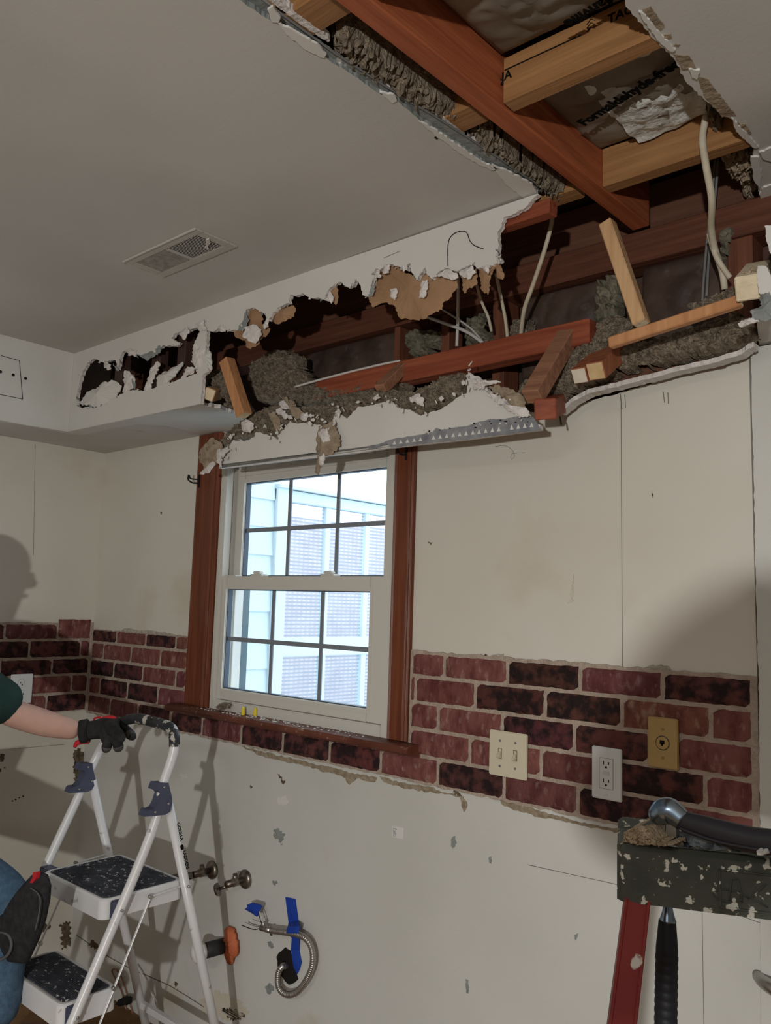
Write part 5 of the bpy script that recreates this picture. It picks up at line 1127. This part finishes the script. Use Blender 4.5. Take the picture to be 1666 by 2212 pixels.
for a0, a1, c0_, c1_ in ((fr0,fr1,-.018,-.0165),(fr0,fr1,-.0605,-.059),(fr0,fr0+.0015,-.0605,-.0165),(fr1,fr1+.0015,-.0605,-.0165)):
    obox(bm, fa((a0+a1)/2, c0_), fa((a0+a1)/2, c1_), abs(a1-a0), .002, ryv, 0)
tube(bm, [fa(.126+.016*math.cos(t), -.046+.007*math.sin(t)) for t in [i*math.pi/8 for i in range(17)]], .0008, 5, 1)
for s_ in (((.128,-.052),(.131,-.026)),((.131,-.026),(.138,-.026)),((.138,-.026),(.142,-.052)),((.152,-.045),(.168,-.028)),((.152,-.045),(.170,-.054)),((.136,-.040),(.150,-.046))): tube(bm, [fa(*s_[0]), fa(*s_[1])], .0009, 5, 1)
link('embossed_emblem', bm, capm, cap)
for a_, sg in ((.012,-1), (LC-.045,1)):
    tp = LP(a_+.014, .012, -HC+.012); bt = AY(1345,2240,tp.y-.16) if sg < 0 else LP(a_+.06, -.16, -.6)
    if sg < 0: bt = AY(1343,2230,tp.y-.10)
    d_ = (bt-tp).normalized(); bt = tp+d_*((tp.z)/(-d_.z))
    bm = NB(); s_ = rx_
    obox(bm, tp, bt, .028, .004, ryv, .001); obox(bm, tp+rx_*.013+ryv*.020, bt+rx_*.013+ryv*.020, .004, .040, ryv, .001); obox(bm, tp-rx_*.013+ryv*.020, bt-rx_*.013+ryv*.020, .004, .040, ryv, .001)
    link('leg', bm, redl, rl)
    tp2 = LP(a_+.014, WC-.012, -HC+.012); bt2 = Vector((tp2.x+(bt.x-tp.x), 0, 0)); e_ = tp2+(bt-tp); e_ += ryv*0; 
for k in range(1, 4):
    z_ = P0.z*(1-k*.24); 
fix(rl)
tools_y = P0.y+.045
T = lambda u, v, dy=0: AY(u, v, tools_y+dy)
Z6 = lambda a_, b_, dy=0: AY(1380+a_/5.825, 1700+b_/5.825, tools_y+dy)
ham = empty('claw_hammer', Z6(400,400), 'chrome-headed claw hammer with dark shaft lying across the ladder top cap', 'hammer')
bm = NB(); tube(bm, [Z6(245,440), Z6(265,370), Z6(320,315), Z6(390,300), Z6(460,345), Z6(560,425)], [.010,.0145,.0165,.0160,.0145,.0125], 22, 6); link('hammer_head', bm, bladem, ham, smooth=True)
bm = NB()
for l in ([(235,380),(330,370),(335,500),(318,650),(195,660),(210,560)], [(335,370),(440,385),(470,520),(478,720),(350,690),(345,520)]):
    slab(bm, [[Z6(a_, b_, -.004) for a_, b_ in l]], (0,.010,0), 0, 0, 0)
link('claw', bm, steel, ham)
bm = NB(); tube(bm, [Z6(520,400), Z6(640,455), Z6(800,500), Z6(1100,585), Z6(1400,660), Z6(1700,700), Z6(2000,730)], [.012,.0128,.0138,.0148,.0150,.0150,.0150], 20, 5, flat=(.8,1)); link('hammer_shaft', bm, black2, ham, smooth=True)
bm = NB(); tube(bm, [Z6(520,520,-.010), Z6(700,590,-.012), Z6(1000,690,-.012), Z6(1400,770,-.012), Z6(1700,815,-.012)], .0018, 8, 5); link('shaft_ridge', bm, black2, ham, smooth=True)
fix(ham)
h2 = empty('hanging_hammer', T(1443,1930,.03), 'hammer with black ribbed grip hanging down through the ladder top cap', 'hammer')
T3 = lambda u, v: AY(u, v, tools_y+.03)
bm = NB(); tube(bm, [T3(1443,1850), T3(1443,1935), T3(1443,1950), T3(1443,1970), T3(1443,1990)], [.0042,.0042,.0048,.0070,.0105], 20, 5); link('shaft', bm, bladem, h2, smooth=True)
N_ = 90; top3, bot3 = T3(1442,1988), T3(1438,2235); pp = [top3.lerp(bot3, i/N_) for i in range(N_+1)]
def gr(t): return (.0105+.0030*min(1, t/.25))+(.0005*(math.sin(t*N_*.9) > 0) if t > .3 else 0)
bm = NB(); tube(bm, pp, gr, 22, 1); link('rubber_grip', bm, rubber, h2, smooth=True)
fix(h2)
bm = NB(); l = [(1338,1826),(1345,1795),(1370,1778),(1390,1776),(1410,1790),(1425,1815),(1445,1808),(1462,1822),(1462,1834),(1400,1832)]
fluff(bm, l, 1, P0.y+.014, .016, .0028, -1, .006, .03); link('sawdust_pile', bm, fluffd, label='tan insulation crumbs heaped on the left end of the ladder top cap', cat='debris', kind='stuff')
bm = NB(); l = [(1462,1790),(1500,1795),(1550,1808),(1600,1822),(1680,1835),(1680,1858),(1600,1850),(1540,1845),(1466,1836)]
fluff(bm, l, 1, P0.y+.055, .006, .0035, -1, .005, .03); link('dusty_residue', bm, bootm, label='bluish white dusty residue on the ladder top cap below the hammer shaft', cat='debris', kind='stuff')
bm = NB(); fluff(bm, [(1615,1845),(1630,1832),(1650,1834),(1672,1845),(1672,1856),(1640,1856)], 1, P0.y+.02, .006, .003, -1, .003, .02); link('plaster_lump', bm, frosty, label='pale plaster lump on the ladder top cap at the right edge', cat='debris', kind='stuff')

# ================================================================== OUTSIDE THE WINDOW
ground = NB(); box(ground, (-12,.2,-.6), (12,14,-.5)); link('ground', ground, siding, kind='structure')
XO = -.5
bm = NB()
for k in range(12):
    z0 = .3+k*.165; v = [bm.verts.new(p) for p in ((XO+.012,.13,z0),(XO+.012,1.43,z0),(XO,1.43,z0+.165),(XO,.13,z0+.165),(XO-.08,.13,z0),(XO-.08,1.43,z0),(XO-.08,1.43,z0+.165),(XO-.08,.13,z0+.165))]
    for f in ((0,1,2,3),(4,5,6,7),(0,1,5,4),(1,2,6,5),(2,3,7,6),(3,0,4,7)): bm.faces.new([v[i] for i in f])
link('wall_porch_siding', bm, siding, kind='structure')
porch = empty('screen_porch', (XO,2.0,0), 'white framed screened porch outside the window', 'porch')
bm = NB(); box(bm, (XO-.06,1.40,-.5), (XO+.03,1.50,2.20), .004); link('corner_post', bm, siding, porch)
bm = NB(); box(bm, (XO-.05,1.40,2.12), (XO+.02,4.5,2.19), .004); box(bm, (XO-.04,1.40,2.195), (XO+.05,4.5,2.215)); link('top_rail', bm, siding, porch)
bm = NB(); box(bm, (XO-.05,1.45,1.19), (XO+.02,4.5,1.30), .004); box(bm, (XO-.05,1.45,1.55), (XO-.02,4.5,1.58)) if 0 else None; link('middle_rail', bm, siding, porch)
for y in (1.85, 2.22, 2.62, 3.0, 3.4):
    bm = NB(); box(bm, (XO-.03,y-.022,-.4), (XO+.01,y+.022,2.12), .002); link('screen_stile', bm, siding, porch)
scr = D.materials.new('insect_screen'); scr.use_nodes = True; n = scr.node_tree.nodes; L_ = scr.node_tree.links; pb = n['Principled BSDF']; pb.inputs['Base Color'].default_value = (.25,.30,.38,1)
tc = n.new('ShaderNodeTexCoord'); wv = n.new('ShaderNodeTexWave'); wv.bands_direction = 'Z'; wv.inputs['Scale'].default_value = 14; wv.inputs['Distortion'].default_value = .25; L_.new(tc.outputs['Object'], wv.inputs['Vector'])
wy = n.new('ShaderNodeTexWave'); wy.bands_direction = 'Y'; wy.inputs['Scale'].default_value = 8; L_.new(tc.outputs['Object'], wy.inputs['Vector'])
mm = n.new('ShaderNodeMath'); mm.operation = 'MAXIMUM'; L_.new(wv.outputs[0], mm.inputs[0])
m2 = n.new('ShaderNodeMath'); m2.operation = 'MULTIPLY'; m2.inputs[1].default_value = .5; L_.new(wy.outputs[0], m2.inputs[0]); L_.new(m2.outputs[0], mm.inputs[1])
m3 = n.new('ShaderNodeMath'); m3.operation = 'MULTIPLY'; m3.inputs[1].default_value = .45; L_.new(mm.outputs[0], m3.inputs[0]); L_.new(m3.outputs[0], pb.inputs['Alpha'])
bm = NB(); box(bm, (XO-.012,1.5,-.4), (XO-.010,4.5,2.12)); link('insect_screen', bm, scr, porch)
fix(porch)
bm = NB(); box(bm, (XO-2.0,1.4,-.5), (XO-1.9,6.5,2.3)); link('wall_porch_inner', bm, pinkw, kind='structure')
bm = NB(); box(bm, (XO-2.0,1.3,-.5), (XO-.02,6.5,-.4)); box(bm, (XO-2.0,6.4,-.5), (XO-.02,6.5,2.2)); link('floor_porch', bm, siding, kind='structure')

# repeats share a group phrase; every label stays its own
GROUPS = {'loose_insulation': 'heaps of loose insulation in the broken soffit', 'insulation_batt': 'brown faced insulation batts', 'fibreglass_tuft': 'tufts of dirty fibreglass',
 'insulation_scrap': 'insulation scraps under the right ceiling edge', 'ceiling_brace': 'yellow crosspieces beside the red ceiling beam', 'wall_stud': 'studs behind the broken soffit',
 'soffit_block': 'short blocks of the soffit framing', 'soffit_upright': 'uprights inside the left hole of the soffit', 'leaning_stick': 'sticks leaning in the broken soffit',
 'cable': 'cables in the broken soffit', 'earplug': 'yellow earplugs on the sill', 'curtain_hook': 'curtain hooks on the casings', 'shutoff_valve': 'shutoff valves on the lower wall',
 'painters_tape': 'blue tape around the conduit', 'outlet_plate': 'white outlet plates on the brick band'}
for o in D.objects:
    if o.parent is None and o.name.split('.')[0] in GROUPS: o['group'] = GROUPS[o.name.split('.')[0]]
